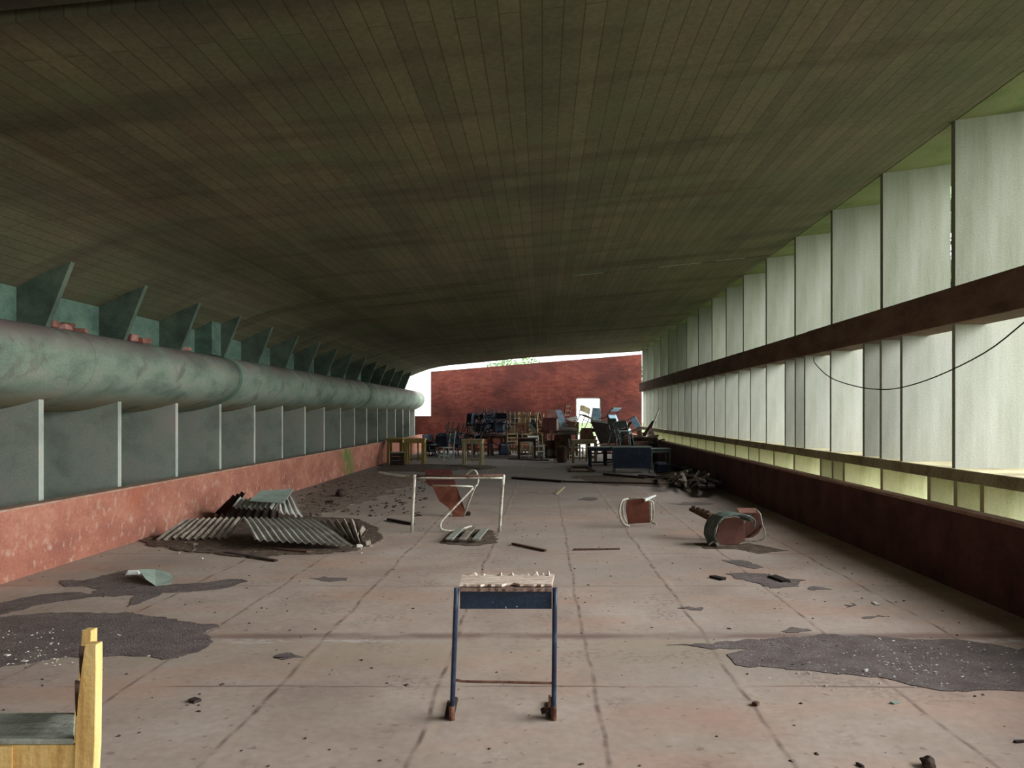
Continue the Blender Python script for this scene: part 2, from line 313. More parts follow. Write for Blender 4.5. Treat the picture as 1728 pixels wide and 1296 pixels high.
# ------------------------------------------------------------------ room shell
XL, XR, YW, Y0 = -5.06, 3.75, 34.0, -11
YE = 32.4            # far edge of the roof
PROF = [(-5.72,2.90),(-5.64,2.95),(-5.35,3.10),(-5.04,3.23),(-4.6,3.39),(-4.2,3.48),(-3.8,3.545),(-3,3.62),(-1.5,3.77),(-.5,3.865),(.66,3.985),(2.1,4.14),(3.0,4.245),(3.95,4.36),(5.3,4.53)]
def zc(X, Y):
    for (a, za), (b, zb) in zip(PROF, PROF[1:]):
        if X <= b: break
    z = za+(zb-za)*(X-a)/(b-a)
    return z - (.012*(Y-11)*X/4 if X > 0 else 0)
def slab(name, y0, y1, xa, xb, mat, dz=0, th=.22):
    b = MB(); xs = [p[0] for p in PROF if xa < p[0] < xb]; xs = [xa]+xs+[xb]; ys = [y0+(y1-y0)*i/6 for i in range(7)]
    n = len(xs)
    vs = [(x, y, zc(x, y)+dz) for y in ys for x in xs]+[(x, y, zc(x, y)+dz+th) for y in ys for x in xs]
    o = n*7; fs = []
    for j in range(6):
        for i in range(n-1):
            a = j*n+i; fs += [(a, a+1, a+n+1, a+n), (a+o, a+n+o, a+n+1+o, a+1+o)]
    for i in range(n-1): fs += [(i, i+o, i+1+o, i+1), (6*n+i, 6*n+i+1, 6*n+i+1+o, 6*n+i+o)]
    for j in range(6): fs += [(j*n, j*n+n, j*n+n+o, j*n+o), (j*n+n-1, j*n+n-1+o, j*n+2*n-1+o, j*n+2*n-1)]
    b.add(vs, fs); ob = b.build(name, mat)
    return struct(ob)
JO = [-10.5, 4.15, 13.8, 23.4, YE]
XI = 3.95
for i in range(4):
    dz = (.03, 0, -.012, -.02)[i]
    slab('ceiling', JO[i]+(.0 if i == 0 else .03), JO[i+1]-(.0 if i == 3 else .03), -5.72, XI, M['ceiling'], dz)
    slab('ceiling', JO[i], JO[i+1], XI+.015, 5.3, M['soffit'], .0)
tn = [0]
def trim(b, mat, **k):
    tn[0] += 1; return struct(b.build('trim_%d' % tn[0], mat, **k))
b = MB()   # added backing that keeps light out of the roof's open joints
for y in JO[1:4]:
    for (a, za), (c, zb) in zip(PROF, PROF[1:]):
        b.bar((a, y, zc(a, y)+.16), (c, y, zc(c, y)+.16), .2, .04, up=(0,0,1))
trim(b, M['dark'])
b = MB()   # closes the line between roof and overhang
b.bar((XI+.008, -10.5, zc(XI,-10.5)+.08), (XI+.008, YE, zc(XI,YE)+.08), .06, .08); trim(b, M['dark'])
b = MB()   # pale strips, a painted gleam of light in the roof's middle joint
for xa, xc in ((.55,1.05), (2.0,2.75), (3.0,3.5)):
    b.bar((xa, 13.79, zc(xa,13.8)+.004), (xc, 13.79, zc(xc,13.8)+.004), .035, .012)
trim(b, M['joint_gleam'])
# floor
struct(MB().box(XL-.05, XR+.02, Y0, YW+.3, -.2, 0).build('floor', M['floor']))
# left: parapet, outer wall, back wall above the gutter
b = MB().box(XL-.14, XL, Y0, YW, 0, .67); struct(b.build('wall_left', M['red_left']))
b = MB().box(XL-.15, XL+.006, Y0, YW, .67, .69); trim(b, M['cap'])
b = MB().box(-6.75, -6.6, Y0, YW, -.2, 1.59); struct(b.build('wall_left', M['backwall']))
b = MB().box(-5.74, -5.64, -10.5, YE, 2.56, 3.0); struct(b.build('wall_left', M['backwall']))
b = MB().box(-6.6, XL-.14, Y0, YW, -.2, .05); trim(b, M['dark'])
# right: parapet
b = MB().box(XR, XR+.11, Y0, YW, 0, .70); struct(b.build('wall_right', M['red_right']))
b = MB().box(XR-.006, XR+.118, Y0, YW, .70, .73); trim(b, M['cap'])
# brown beam and sill between the louver rows
b = MB().box(XI-.05, XI+.30, -10.5, 11.8, 2.45, 2.80); trim(b, M['beam'], bevel=.006)
b = MB().box(XI-.03, XI+.30, 11.8, YE, 2.46, 2.80); trim(b, M['beam'], bevel=.006)
b = MB().box(XI-.04, XI+.84, -10.5, YE, .955, 1.07); trim(b, M['sill'], bevel=.006)
# ground between parapet and fins
b = MB().box(XR+.11, 5.2, -10.5, YE, -.3, -.1); trim(b, M['paving'])

# brick end wall with a doorway
b = MB(); yw0, yw1 = YW, YW+.25
xl, xr, dl, dr = AX(727,YW), AX(1083,YW), AX(972,YW), AX(1014,YW)
def ztop(x): return 3.36+(x-xl)/(xr-xl)*(4.10-3.36)
zd = PY(0,671,YW)[2]
b.prism([(xl,0),(dl,0),(dl,zd),(dr,zd),(dr,0),(xr,0),(xr,ztop(xr)),(xl,ztop(xl))], yw0, yw1)
b.box(-6.2, xl, yw0, yw1, 0, PY(0,702,YW)[2])
wb = struct(b.build('wall_back', M['brick']))
b = MB().box(xl-.05, xr+.02, yw0-.02, yw1, -.02, .05)
# stringer of the far door frame
b = MB(); b.box(dl, dl+.05, yw0+.02, yw1-.03, 0, zd); b.box(dr-.05, dr, yw0+.02, yw1-.03, 0, zd); b.box(dl, dr, yw0+.02, yw1-.03, zd-.05, zd)
struct(b.build('door_1', M['white_paint']))

# ------------------------------------------------------------------ right louver fins
def yfin(px): return XI*F/(px-CX)
ups = [1612, 1490, 1405, 1343, 1294, 1255, 1226, 1202]
Yu = [yfin(p) for p in ups]
while Yu[-1] < 31: Yu.append(Yu[-1]+1.62)
def wob(px): return px
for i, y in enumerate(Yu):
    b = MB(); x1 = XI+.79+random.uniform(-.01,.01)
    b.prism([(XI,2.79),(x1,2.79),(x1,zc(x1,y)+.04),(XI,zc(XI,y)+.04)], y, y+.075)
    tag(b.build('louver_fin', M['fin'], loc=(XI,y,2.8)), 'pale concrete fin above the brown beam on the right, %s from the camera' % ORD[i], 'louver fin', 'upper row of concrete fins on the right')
los = [1612, 1523, 1488, 1459, 1403, 1359, 1343, 1326, 1294, 1267, 1247, 1224.5, 1206, 1192, 1178, 1167, 1156, 1145, 1134, 1126]
Yl = [yfin(p) for p in los]
while Yl[-1] < 31: Yl.append(Yl[-1]+1.0)
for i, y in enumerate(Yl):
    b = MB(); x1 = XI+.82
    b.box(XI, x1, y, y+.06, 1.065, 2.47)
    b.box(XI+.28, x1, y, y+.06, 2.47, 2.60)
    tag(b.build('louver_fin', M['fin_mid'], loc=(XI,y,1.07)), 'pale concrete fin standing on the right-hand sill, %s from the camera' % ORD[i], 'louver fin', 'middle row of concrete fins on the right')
bos = [1657, 1612, 1567, 1487, 1423, 1404, 1384, 1339, 1305, 1280, 1262, 1240, 1222, 1205, 1190, 1176, 1164, 1150, 1138, 1128]
Yb = [yfin(p) for p in bos]
while Yb[-1] < 30: Yb.append(Yb[-1]+1.3)
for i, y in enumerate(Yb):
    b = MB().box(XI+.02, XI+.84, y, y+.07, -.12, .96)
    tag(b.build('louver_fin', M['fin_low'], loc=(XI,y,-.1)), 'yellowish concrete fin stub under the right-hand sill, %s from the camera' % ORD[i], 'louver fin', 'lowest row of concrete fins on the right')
b = MB()   # the fins beside and behind the camera
for k in range(1, 11):
    y = Yu[0]-1.62*k; b.prism([(XI,2.79),(XI+.79,2.79),(XI+.79,zc(XI+.79,y)+.04),(XI,zc(XI,y)+.04)], y, y+.075)
    b.box(XI, XI+.82, y, y+.06, 1.065, 2.46); b.box(XI+.02, XI+.84, y+.2, y+.27, -.12, .96)
trim(b, M['fin'])

# ------------------------------------------------------------------ left fins, gutter
XP = -5.40
YLf = [8.58+1.6*k for k in range(16)]+[33.85]
for i, y in enumerate(YLf):
    b = MB(); b.prism([(-6.6,.04),(XP,.04),(XP,1.78),(-5.7,1.74),(-6.6,1.66)], y, y+.085)
    tag(b.build('wall_fin', M['leftfin'], loc=(XP,y,.04)), 'grey-green concrete fin below the rounded gutter on the left, %s from the camera' % ORD[i], 'wall fin', 'concrete fins below the gutter on the left')
    if y > YE-.2: continue
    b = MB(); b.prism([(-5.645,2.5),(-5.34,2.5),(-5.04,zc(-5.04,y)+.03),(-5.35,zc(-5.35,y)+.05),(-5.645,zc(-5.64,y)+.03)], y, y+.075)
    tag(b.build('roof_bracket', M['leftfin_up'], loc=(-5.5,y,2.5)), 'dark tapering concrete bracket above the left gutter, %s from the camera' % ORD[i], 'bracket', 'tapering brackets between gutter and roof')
for i, y in enumerate((12.98, 23.3)):
    b = MB(); b.box(-5.645, -5.36, y, y+.36, 2.55, 3.14)
    tag(b.build('short_pillar', M['backwall'], loc=(-5.5,y,2.5)), ('straight grey-green stub pillar above the gutter, the nearer of two', 'thin pale stub pillar above the gutter, the farther of two')[i], 'pillar', 'stub pillars above the gutter')
b = MB()
for k in range(1, 12):
    y = 8.58-1.6*k; b.prism([(-6.6,.04),(XP,.04),(XP,1.78),(-5.7,1.74),(-6.6,1.66)], y, y+.085)
    b.prism([(-5.645,2.5),(-5.34,2.5),(-5.04,zc(-5.04,y)+.03),(-5.35,zc(-5.35,y)+.05),(-5.645,zc(-5.64,y)+.03)], y, y+.075)
trim(b, M['leftfin'])
GP = [(-6.62,1.60),(-6.0,1.62),(-5.7,1.665),(-5.4,1.745),(-5.2,1.84),(-5.07,1.96),(-5.01,2.1),(-5.0,2.22),(-5.04,2.35),(-5.13,2.45),(-5.25,2.51),(-5.4,2.54),(-5.63,2.545),(-6.62,2.545)]
def smoothprof(P, n=4):
    out = []; Q = [P[0]]+P+[P[-1]]
    for i in range(1, len(Q)-2):
        a, b_, c, d = [Vector((*p, 0)) for p in Q[i-1:i+3]]
        for k in range(n):
            t = k/n; v = .5*((2*b_)+(c-a)*t+(2*a-5*b_+4*c-d)*t*t+(3*b_-a-3*c+d)*t**3); out.append((v.x, v.y))
    out.append(P[-1]); return out
GPS = smoothprof(GP[:13])+GP[13:]
root = thing('concrete_gutter', 'thick rounded concrete gutter running along the left wall, stained green and brown', 'gutter', (-5.3,8,2.1))
def gsec(y0, y1, grow=0):
    b = MB(); c = (-5.7, 2.1)
    P = [((p[0]-c[0])*(1+grow)+c[0], (p[1]-c[1])*(1+grow)+c[1]) for p in GPS]
    n = len(P); N = max(1, int((y1-y0)/.8)); vs = []; fs = []
    for j in range(N+1):
        y = y0+(y1-y0)*j/N; s = 1+.006*noise.noise(Vector((0, y*.7, 3)))
        vs += [((p[0]-c[0])*s+c[0], y, (p[1]-c[1])*s+c[1]) for p in P]
    for j in range(N):
        for i in range(n): fs.append((j*n+i, j*n+(i+1)%n, (j+1)*n+(i+1)%n, (j+1)*n+i))
    fs += [tuple(range(n)), tuple(N*n+i for i in range(n))]
    b.add(vs, fs); return b
def gbuild(b, name, mat):
    o = b.build(name, mat, loc=(-5.3,8,2.1), smooth=True); o.parent = root; o.location = (0,0,0); return o
for a, c in ((-10.5, 13.26), (13.30, 23.36), (23.40, 34.0)): gbuild(gsec(a, c), 'gutter_section', M['gutter'])
for y in (13.22, 23.33): gbuild(gsec(y, y+.10, .012), 'joint_collar', M['backwall'])
for y in (7.35, 8.95, 17.0, 27.2): gbuild(gsec(y, y+.03, .0035), 'cast_seam', M['gutter'])

# broken bricks lying on the gutter
random.seed(3)
def shard(name, mat, loc, sz, label, cat, group=None, rot=None, seed=0):
    rnd = random.Random(seed); b = MB()
    vs = []
    for sx_ in (-1,1):
        for sy_ in (-1,1):
            for sz_ in (-1,1): vs.append((sx_*sz[0]/2*rnd.uniform(.6,1), sy_*sz[1]/2*rnd.uniform(.6,1), (sz_*sz[2]/2+sz[2]/2)*(rnd.uniform(.75,1) if sz_ > 0 else 1)))
    b.add(vs, [(0,1,3,2),(4,6,7,5),(0,4,5,1),(2,3,7,6),(0,2,6,4),(1,5,7,3)])
    o = b.build(name, mat, bevel=min(sz)*.12); o.location = loc; o.rotation_euler = rot or (0,0,rnd.uniform(0,6)); return tag(o, label, cat, group)
for k, (px, Y) in enumerate(((22,7.6),(105,8.9),(118,9.1),(130,9.25),(145,9.5),(222,10.6),(235,10.8),(246,11.0),(300,12.2))):
    p = Vector((AX(px,Y), Y, 2.548)); p.x = -5.5+.02*(k%3)
    shard('broken_brick', (M['brown_ply'], M['red_ply'], M['pink_paint'])[k%3], p, (.17,.2,.07+.03*(k%2)), 'piece of broken red brick on the gutter, %s from the camera' % ORD[k], 'brick', 'brick rubble on the gutter', seed=k)

# hanging cable
pts = [(1373,603,11.4),(1376,614,11.3),(1401,637,10.8),(1441,651,10.0),(1481,657,9.35),(1521,654,8.7),(1581,635,7.95),(1662,595,7.1),(1728,544,6.48),(1800,480,5.95)]
b = MB().tube([((px-CX)*Y/F, Y, H-(py-CY)*Y/F) for px, py, Y in pts], .0065, 6, 4)
tag(b.build('cable', M['wire'], loc=(3.8,11,2.4)), 'thin dark cable sagging from the brown beam across the right-hand fins', 'cable')

# ------------------------------------------------------------------ generic furniture (local, facing -Y)
def p_(b, name, mat, par, **k): return b.build(name, mat, parent=par, **k)
def desk(label, loc, rz=0, w=.6, d=.45, h=.76, wood='desk_wood', leg=.05, group=None, rot=None, cat='table', slats=0, thick=.03, top=None):
    t = thing('wooden_table', label, cat, loc, rot or (0,0,rz), group)
    p_(MB().box(-w/2-.02, w/2+.02, -d/2-.02, d/2+.02, h-thick, h), 'tabletop', M[top or wood], t, bevel=.004)
    for sx_ in (-1,1):
        for sy_ in (-1,1):
            x = sx_*(w/2-leg/2); y = sy_*(d/2-leg/2)
            p_(MB().box(x-leg/2, x+leg/2, y-leg/2, y+leg/2, 0, h-thick), 'leg', M[wood], t, bevel=.003)
    for sy_ in (-1,1): p_(MB().box(-w/2+leg, w/2-leg, sy_*(d/2-.02)-.01, sy_*(d/2-.02)+.01, h-thick-.09, h-thick), 'apron', M[wood], t)
    for sx_ in (-1,1): p_(MB().box(sx_*(w/2-.02)-.01, sx_*(w/2-.02)+.01, -d/2+leg, d/2-leg, h-thick-.09, h-thick), 'apron', M[wood], t)
    if slats:
        for i in range(slats):
            x = -w/2+leg+(w-2*leg)*(i+.5)/slats
            p_(MB().box(x-.025, x+.025, -d/2+.012, -d/2+.03, .1, h-thick-.09), 'slat', M[wood], t)
    p_(MB().box(-w/2+leg, w/2-leg, d/2-.04, d/2-.015, .12, .17), 'stretcher', M[wood], t)
    return t
def wchair(label, loc, rot=(0,0,0), wood='pale_wood', w=.4, d=.4, sh=.44, h=.85, group=None, rails=3):
    t = thing('wooden_chair', label, 'chair', loc, rot, group)
    p_(MB().box(-w/2, w/2, -d/2, d/2, sh-.025, sh), 'seat', M[wood], t, bevel=.004)
    for sx_ in (-1,1):
        x = sx_*(w/2-.02)
        p_(MB().bar((x,-d/2+.02,0), (x,-d/2+.02,sh-.025), .04,.04), 'leg', M[wood], t)
        p_(MB().bar((x,d/2-.02,0), (x,d/2-.02,sh), .04,.04).bar((x,d/2-.02,sh), (x,d/2+.05,h), .04,.035), 'leg', M[wood], t)
        p_(MB().bar((x,-d/2+.04,.15), (x,d/2-.04,.15), .02,.035), 'stretcher', M[wood], t)
    for k in range(rails):
        f = (k+1)/rails; z = sh+(h-sh)*f-.04; y = d/2-.02+.07*(z-sh)/(h-sh)
        p_(MB().bar((-w/2+.03,y,z), (w/2-.03,y,z), .018,.06), 'back_rail', M[wood], t)
    p_(MB().bar((-w/2+.04,-d/2+.02,.24), (w/2-.04,-d/2+.02,.24), .02,.035), 'stretcher', M[wood], t)
    return t
def tchair(label, loc, rot=(0,0,0), tube='dark_tube', shell='brown_ply', w=.42, group=None, r=.011):
    """bent-tube classroom chair"""
    t = thing('tube_chair', label, 'chair', loc, rot, group)
    for s in (-1,1):
        x = s*w/2
        p_(MB().tube([(x,-.22,r),(x,-.2,.22),(x,-.19,.40),(x,-.15,.43),(x,.05,.425),(x,.17,.43),(x,.21,.55),(x,.26,.80)], r, 7, 4), 'side_frame', M[tube], t, smooth=True)
        p_(MB().tube([(x,.26,r),(x,.19,.2),(x,.12,.42)], r, 7, 3), 'leg', M[tube], t, smooth=True)
    p_(MB().tube([(-w/2,.255,.79),(w/2,.255,.79)], r, 7), 'cross_tube', M[tube], t)
    p_(MB().tube([(-w/2,-.2,.25),(w/2,-.2,.25)], r, 7), 'cross_tube', M[tube], t)
    b = MB(); n = 6; vs = []; fs = []
    for j in range(n+1):
        for i in range(n+1):
            u = i/n*2-1; v = j/n*2-1; vs.append((u*(w/2-.005), v*.2-.02, .442+.012*u*u+.01*max(0,v)**2-.012*max(0,-v)**2))
    vs += [(x,y,z-.012) for x,y,z in vs]; o = (n+1)**2
    for j in range(n):
        for i in range(n):
            a = j*(n+1)+i; fs += [(a,a+1,a+n+2,a+n+1),(a+o,a+n+1+o,a+n+2+o,a+1+o)]
    for i in range(n): fs += [(i,i+o,i+1+o,i+1),(n*(n+1)+i,n*(n+1)+i+1,n*(n+1)+i+1+o,n*(n+1)+i+o),(i*(n+1),(i+1)*(n+1),(i+1)*(n+1)+o,i*(n+1)+o),(i*(n+1)+n,i*(n+1)+n+o,(i+1)*(n+1)+n+o,(i+1)*(n+1)+n)]
    b.add(vs, fs); p_(b, 'seat', M[shell], t, smooth=True)
    p_(MB().prism([(-w/2+.0,.60),(w/2,.60),(w/2-.01,.79),(w/2-.04,.82),(-w/2+.04,.82),(-w/2+.01,.79)], .225, .238), 'backrest', M[shell], t)
    return t
def plank(label, a, b_, w=.1, th=.02, mat='brown_wood', name='plank', cat='plank', group=None, w2=None, up=(0,0,1)):
    a = Vector(a); b_ = Vector(b_); m_ = MB(); n = 4; seed = hash(label) % 97
    rnd = random.Random(len(label)*7+int(a.x*100)); ps = [a.lerp(b_, i/n) for i in range(n+1)]
    w2 = w if w2 is None else w2
    for i in range(n):
        wa = w+(w2-w)*i/n; wb = w+(w2-w)*(i+1)/n
        m_.bar(ps[i], ps[i+1], wa, th, up=up, w2=wb)
    o = m_.build(name, M[mat], loc=a.lerp(b_, .5)); return tag(o, label, cat, group)
def sheetpanel(name, label, cat, corners, t, mat, group=None):
    c = [Vector(p) for p in corners]; loc = sum(c, Vector())/4
    return tag(MB().panel(c, t).build(name, M[mat], loc=loc, bevel=min(t*.2,.003)), label, cat, group)

# ------------------------------------------------------------------ foreground desk with blue frame
Yd = 4.17
t = thing('school_stool', 'blue steel framed small desk with torn plywood top standing alone in the foreground', 'desk', (AX(848,Yd), Yd, 0))
ox = AX(848,Yd)
def L(px, py, Y=Yd): v = PY(px, py, Y); return (v.x-ox, v.y-Yd, v.z)
ztop_ = .70
for side, xt, xb in ((-1,770.5,762.5), (1,936.5,934.5)):
    a = L(xb,1210); a = (a[0], 0, .012); c = L(xt,990); c = (c[0], .0, .69)
    leg = p_(MB().tube([a, ((a[0]*.5+c[0]*.5), 0, .35), c], .0135, 10, 3), 'leg', M['blue_steel'], t, smooth=True)
    p_(MB().tube([(a[0],0,.0),(a[0],0,.075)], .0165, 10), 'rusty_end', M['rust'], leg)
    run = p_(MB().tube([(a[0],.0,.015),(a[0]-.004,.12,.015),(a[0]-.008,.26,.016)], .014, 8, 2), 'foot_runner', M['rust_foot'], t)
    if side > 0:
        b = MB().bar((a[0]-.012,.03,.0), (a[0]-.03,.03,.075), .022,.03).bar((a[0]-.03,.02,.05),(a[0]-.05,.05,.03),.04,.03); p_(b, 'foot_bracket', M['rust_foot'], run)
        p_(MB().bar((a[0]-.022,-.004,.07), (a[0]-.022,-.004,.13), .012,.012), 'tab', M['rust'], run)
    else:
        b = MB().bar((a[0]-.028,.03,.0), (a[0]-.012,.03,.085), .03,.03); p_(b, 'foot_bracket', M['rust_foot'], run)
# rear corner tubes that carry the top
p_(MB().box(L(776,0)[0], L(931,0)[0], .006, .012, L(0,1028)[2], L(0,996)[2]), 'apron', M['navy'], t, bevel=.001)
p_(MB().tube([L(763,1143),L(768,1147),L(790,1150),L(850,1151),L(935,1153)], .007, 8, 3), 'stretcher', M['rust'], t, smooth=True)
b = MB(); zt = .705; n = 26; xa, xb_ = L(775,0)[0], L(931,0)[0]
rnd = random.Random(5)
front = [(xa+(xb_-xa)*i/n, -.012+rnd.uniform(-.004,.004)) for i in range(n+1)]
back = [(xa-.012+(xb_-xa+.03)*i/n, .285+rnd.uniform(-.012,.018)) for i in range(n+1)]
b.prism(front+back[::-1], .672, .688, 'z'); p_(b, 'lower_ply', M['chip_edge'], t)
f2 = [(x, y+.02+abs(rnd.gauss(0,.008))+(.03 if 12 < i < 17 else 0)) for i, (x, y) in enumerate(front)]
b2 = [(x, y-abs(rnd.gauss(0,.01))) for (x, y) in back]
top_ = MB().prism(f2+b2[::-1], .693, .704, 'z'); p_(top_, 'upper_ply', M['chip_top'], t)
f3 = [(x, y+.006) for x, y in f2]; p_(MB().prism(f3+[(x, y-.005) for x, y in b2][::-1], .687, .694, 'z'), 'middle_ply', M['chip_edge'], t)
b = MB()
for i, (fx, w_, h_) in enumerate(((.1,.045,.012),(.22,.02,.006),(.42,.014,.014),(.55,.018,.012),(.73,.02,.006),(.82,.03,.016),(.9,.02,.01),(.97,.012,.02))):
    x = xa+(xb_-xa)*fx; b = MB(); b.add([(x-w_/2,.235,.703),(x+w_/2,.23,.703),(x+w_*.6,.262,.703),(x-w_*.5,.266,.703),(x-w_/2,.262,.703+h_),(x+w_/3,.266,.703+h_*1.2),(x+w_*.1,.25,.703+h_)],[(0,1,2,3),(0,4,6),(0,6,1),(1,6,5),(1,5,2),(2,5,4,3),(3,4,0),(4,5,6)])
    p_(b, 'splinter', M['chip_top'], t)

# ------------------------------------------------------------------ wooden chair cut by the left frame edge (facing left)
Yn, Yf = 2.55, 2.80
t = thing('wooden_chair', 'yellow wooden chair facing left at the lower left corner, with grey seat board', 'chair', (AX(60,Yn), Yn, 0))
ox = AX(60,Yn)
def L2(px, py, Y): v = PY(px, py, Y); return Vector((v.x-ox, v.y-Yn, v.z))
def post(b, pts, Y0_, Y1_):
    """pts: (px_left, px_right, py)"""
    P = [L2(a, y, Y0_) for a, c, y in pts]+[L2(c, y, Y0_) for a, c, y in pts[::-1]]
    b.prism([(p.x, p.z) for p in P], Y0_-Yn, Y1_-Yn)
b = MB(); post(b, [(143,162,1088),(137,162,1130),(131,161,1180),(126,160,1260),(124,156,1330),(130,154,1400),(136,152,1492)], Yn, Yn+.04); p_(b, 'leg', M['yellow_wood'], t, bevel=.002)
b = MB(); post(b, [(138,154,1064),(134,153,1120),(128,150,1180),(121,146,1240),(118,140,1330),(122,138,1455)], Yf-.04, Yf); p_(b, 'leg', M['yellow_wood'], t, bevel=.002)
zs = L2(0,1248,Yn).z
def skewbox(px0, px1, Ya, Yb_, z0_, z1_, pf0=None, pf1=None):
    # chair stands turned so its width runs along the far direction of the posts
    pf0 = px0 if pf0 is None else pf0; pf1 = px1 if pf1 is None else pf1
    q = [L2(px0,0,Ya), L2(px1,0,Ya), L2(pf1,0,Yb_), L2(pf0,0,Yb_)]
    return MB().prism([(v.x, v.y) for v in q], z0_, z1_, 'z')
p_(skewbox(-70, 125, Yn+.002, Yf-.02, zs-.018, zs, -45, 127), 'seat', M['grey_wood'], t, bevel=.003)
p_(skewbox(-70, 127, Yn+.006, Yn+.026, zs-.095, zs-.02), 'side_rail', M['yellow_wood'], t, bevel=.002)
p_(skewbox(-50, 124, Yf-.04, Yf-.02, zs-.095, zs-.02), 'side_rail', M['yellow_wood'], t, bevel=.002)
p_(skewbox(-20, 21, Yn-.004, Yn+.03, 0, zs-.022), 'leg', M['yellow_wood'], t, bevel=.002)
p_(skewbox(-4, 30, Yf-.06, Yf-.02, 0, zs-.022), 'leg', M['yellow_wood'], t, bevel=.002)
for z_, px_ in ((.78,141), (.66,134)): p_(MB().bar(Vector((L2(px_,0,Yn+.03).x, .03, z_)), Vector((L2(px_-2,0,Yf-.03).x, Yf-Yn-.03, z_-.02)), .02, .07), 'back_rail', M['brown_wood'], t)
p_(skewbox(0, 135, Yn+.008, Yn+.028, .15, .19), 'stretcher', M['yellow_wood'], t, bevel=.002)

# ------------------------------------------------------------------ white table frame in the middle distance
Yt = 10.75
t = thing('table_frame', 'bare rusting white tube table frame without its top, standing mid-floor', 'table', (AX(772,Yt), Yt, 0))
ox = AX(772,Yt)
def L3(px, py, Y=Yt): v = PY(px, py, Y); return Vector((v.x-ox, v.y-Yt, v.z))
def z0(v): v.z = .0; return v
p_(MB().tube([z0(L3(695,897)), L3(697,850), L3(700,801)], .021, 9, 3), 'leg', M['white_tube'], t, smooth=True)
p_(MB().tube([z0(L3(843,900)), L3(846,850), L3(850,801)], .021, 9, 3), 'leg', M['white_tube'], t, smooth=True)
p_(MB().tube([L3(700,804), L3(849,802)], .014, 8), 'top_rail', M['rust'], t, smooth=True)
p_(MB().tube([L3(702,806,10.7), L3(760,807,10.7), L3(848,806.5,10.7)], .013, 8), 'top_rail', M['white_tube'], t, smooth=True)
p_(MB().tube([L3(640,797,11.1), L3(668,802,10.9), L3(703,804,Yt)], .016, 8), 'side_rail', M['white_tube'], t, smooth=True)
p_(MB().tube([L3(730,819,10.9), L3(798,821,10.9)], .011, 8), 'lower_rail', M['white_tube'], t, smooth=True)

# bent chair frame tangled in it
Yc = 11.1
t = thing('tube_chair', 'upturned white bent tube chair frame leaning through the bare table frame', 'chair', (AX(775,Yc), Yc, 0))
ox = AX(775,Yc)
def L4(px, py, Y=Yc): v = PY(px, py, Y); return Vector((v.x-ox, v.y-Yc, v.z))
p_(MB().tube([L4(786,801,11.25),L4(797,793,11.2),L4(804,797,11.15),L4(807,808,11.1),L4(805,818,11.1),L4(800,825,11.1),L4(782,872,11.3)], .013, 8, 4), 'side_frame', M['white_tube'], t, smooth=True)
a = L4(750,899,10.8); a.z = .02; c = L4(795,890,11.2); c.z = .015
p_(MB().tube([L4(799,823,11.05),L4(775,848,10.95),L4(752,872,10.85),L4(744,882,10.8),L4(744,892,10.78),a,L4(765,896,10.9),c], .015, 8, 4), 'side_frame', M['white_tube'], t, smooth=True)
# brown panel leaning
def sheet2(name, label, cat, pts, t_, mat, group=None):
    """polygon sheet through world points, thickness towards +Y"""
    P = [Vector(p) for p in pts]; n = len(P); loc = sum(P, Vector())/n
    nr = Vector()
    for i in range(n): nr += (P[i]-loc).cross(P[(i+1)%n]-loc)
    nr.normalize()
    if nr.y < 0: nr = -nr
    b = MB().add(P+[p+nr*t_ for p in P], [tuple(range(n)), tuple(range(2*n-1,n-1,-1))]+[(i,(i+1)%n,(i+1)%n+n,i+n) for i in range(n)])
    return tag(b.build(name, M[mat], loc=loc), label, cat, group)
Yk = 12.3; t = thing('shell_chair', 'upturned dark red-brown plywood chair shell leaning behind the bare table frame', 'chair', (AX(765,Yk), Yk, 0))
def part_poly(name, mat, pts, th):
    o = sheet2(name, '', '', pts, th, mat); del o['label']; del o['category']
    o.parent = t; o.location = o.location - t.location
part_poly('seat', 'brown_ply', [PY(728,818,12.55),PY(769,818,12.55),PY(778,842,12.45),PY(787,867,12.38),PY(780,872,12.34),PY(766,872,12.34),PY(756,856,12.42),PY(741,845,12.48)], .02)
part_poly('backrest', 'maroon', [PY(717,812,12.6),PY(768,812,12.6),PY(769,819,12.56),PY(724,819,12.56)], .02)
part_poly('back_panel', 'maroon', [PY(719,811,12.62),PY(767,811,12.62),PY(762,793,12.75),PY(717,792,12.75)], .03)
shard('timber_block', M['dark_wood'], PZ(790,870,.0), (.12,.1,.08), 'small black timber block at the foot of the leaning plywood sheet', 'block', seed=4)
# seat base lying in dirt
c0 = PZ(790,908)
t = thing('slatted_seat', 'low grey slatted wooden seat lying in dirt before the table frame', 'slatted seat', c0)
for i, (a_, b2_) in enumerate((((758,917),(778,897)), ((780,917),(797,897)), ((803,917),(819,898)))):
    A = PZ(*a_)-c0; B = PZ(*b2_)-c0; A.z = B.z = .05; p_(MB().bar(A, B, .085, .02), 'slat', M['grey_wood' if i != 1 else 'sticky'], t)
for yy in (901, 913):
    A = PZ(762 if yy > 905 else 774, yy)-c0; B = PZ(812 if yy > 905 else 820, yy)-c0; A.z = B.z = .02; p_(MB().bar(A, B, .05, .038), 'cross_bar', M['sticky'], t)

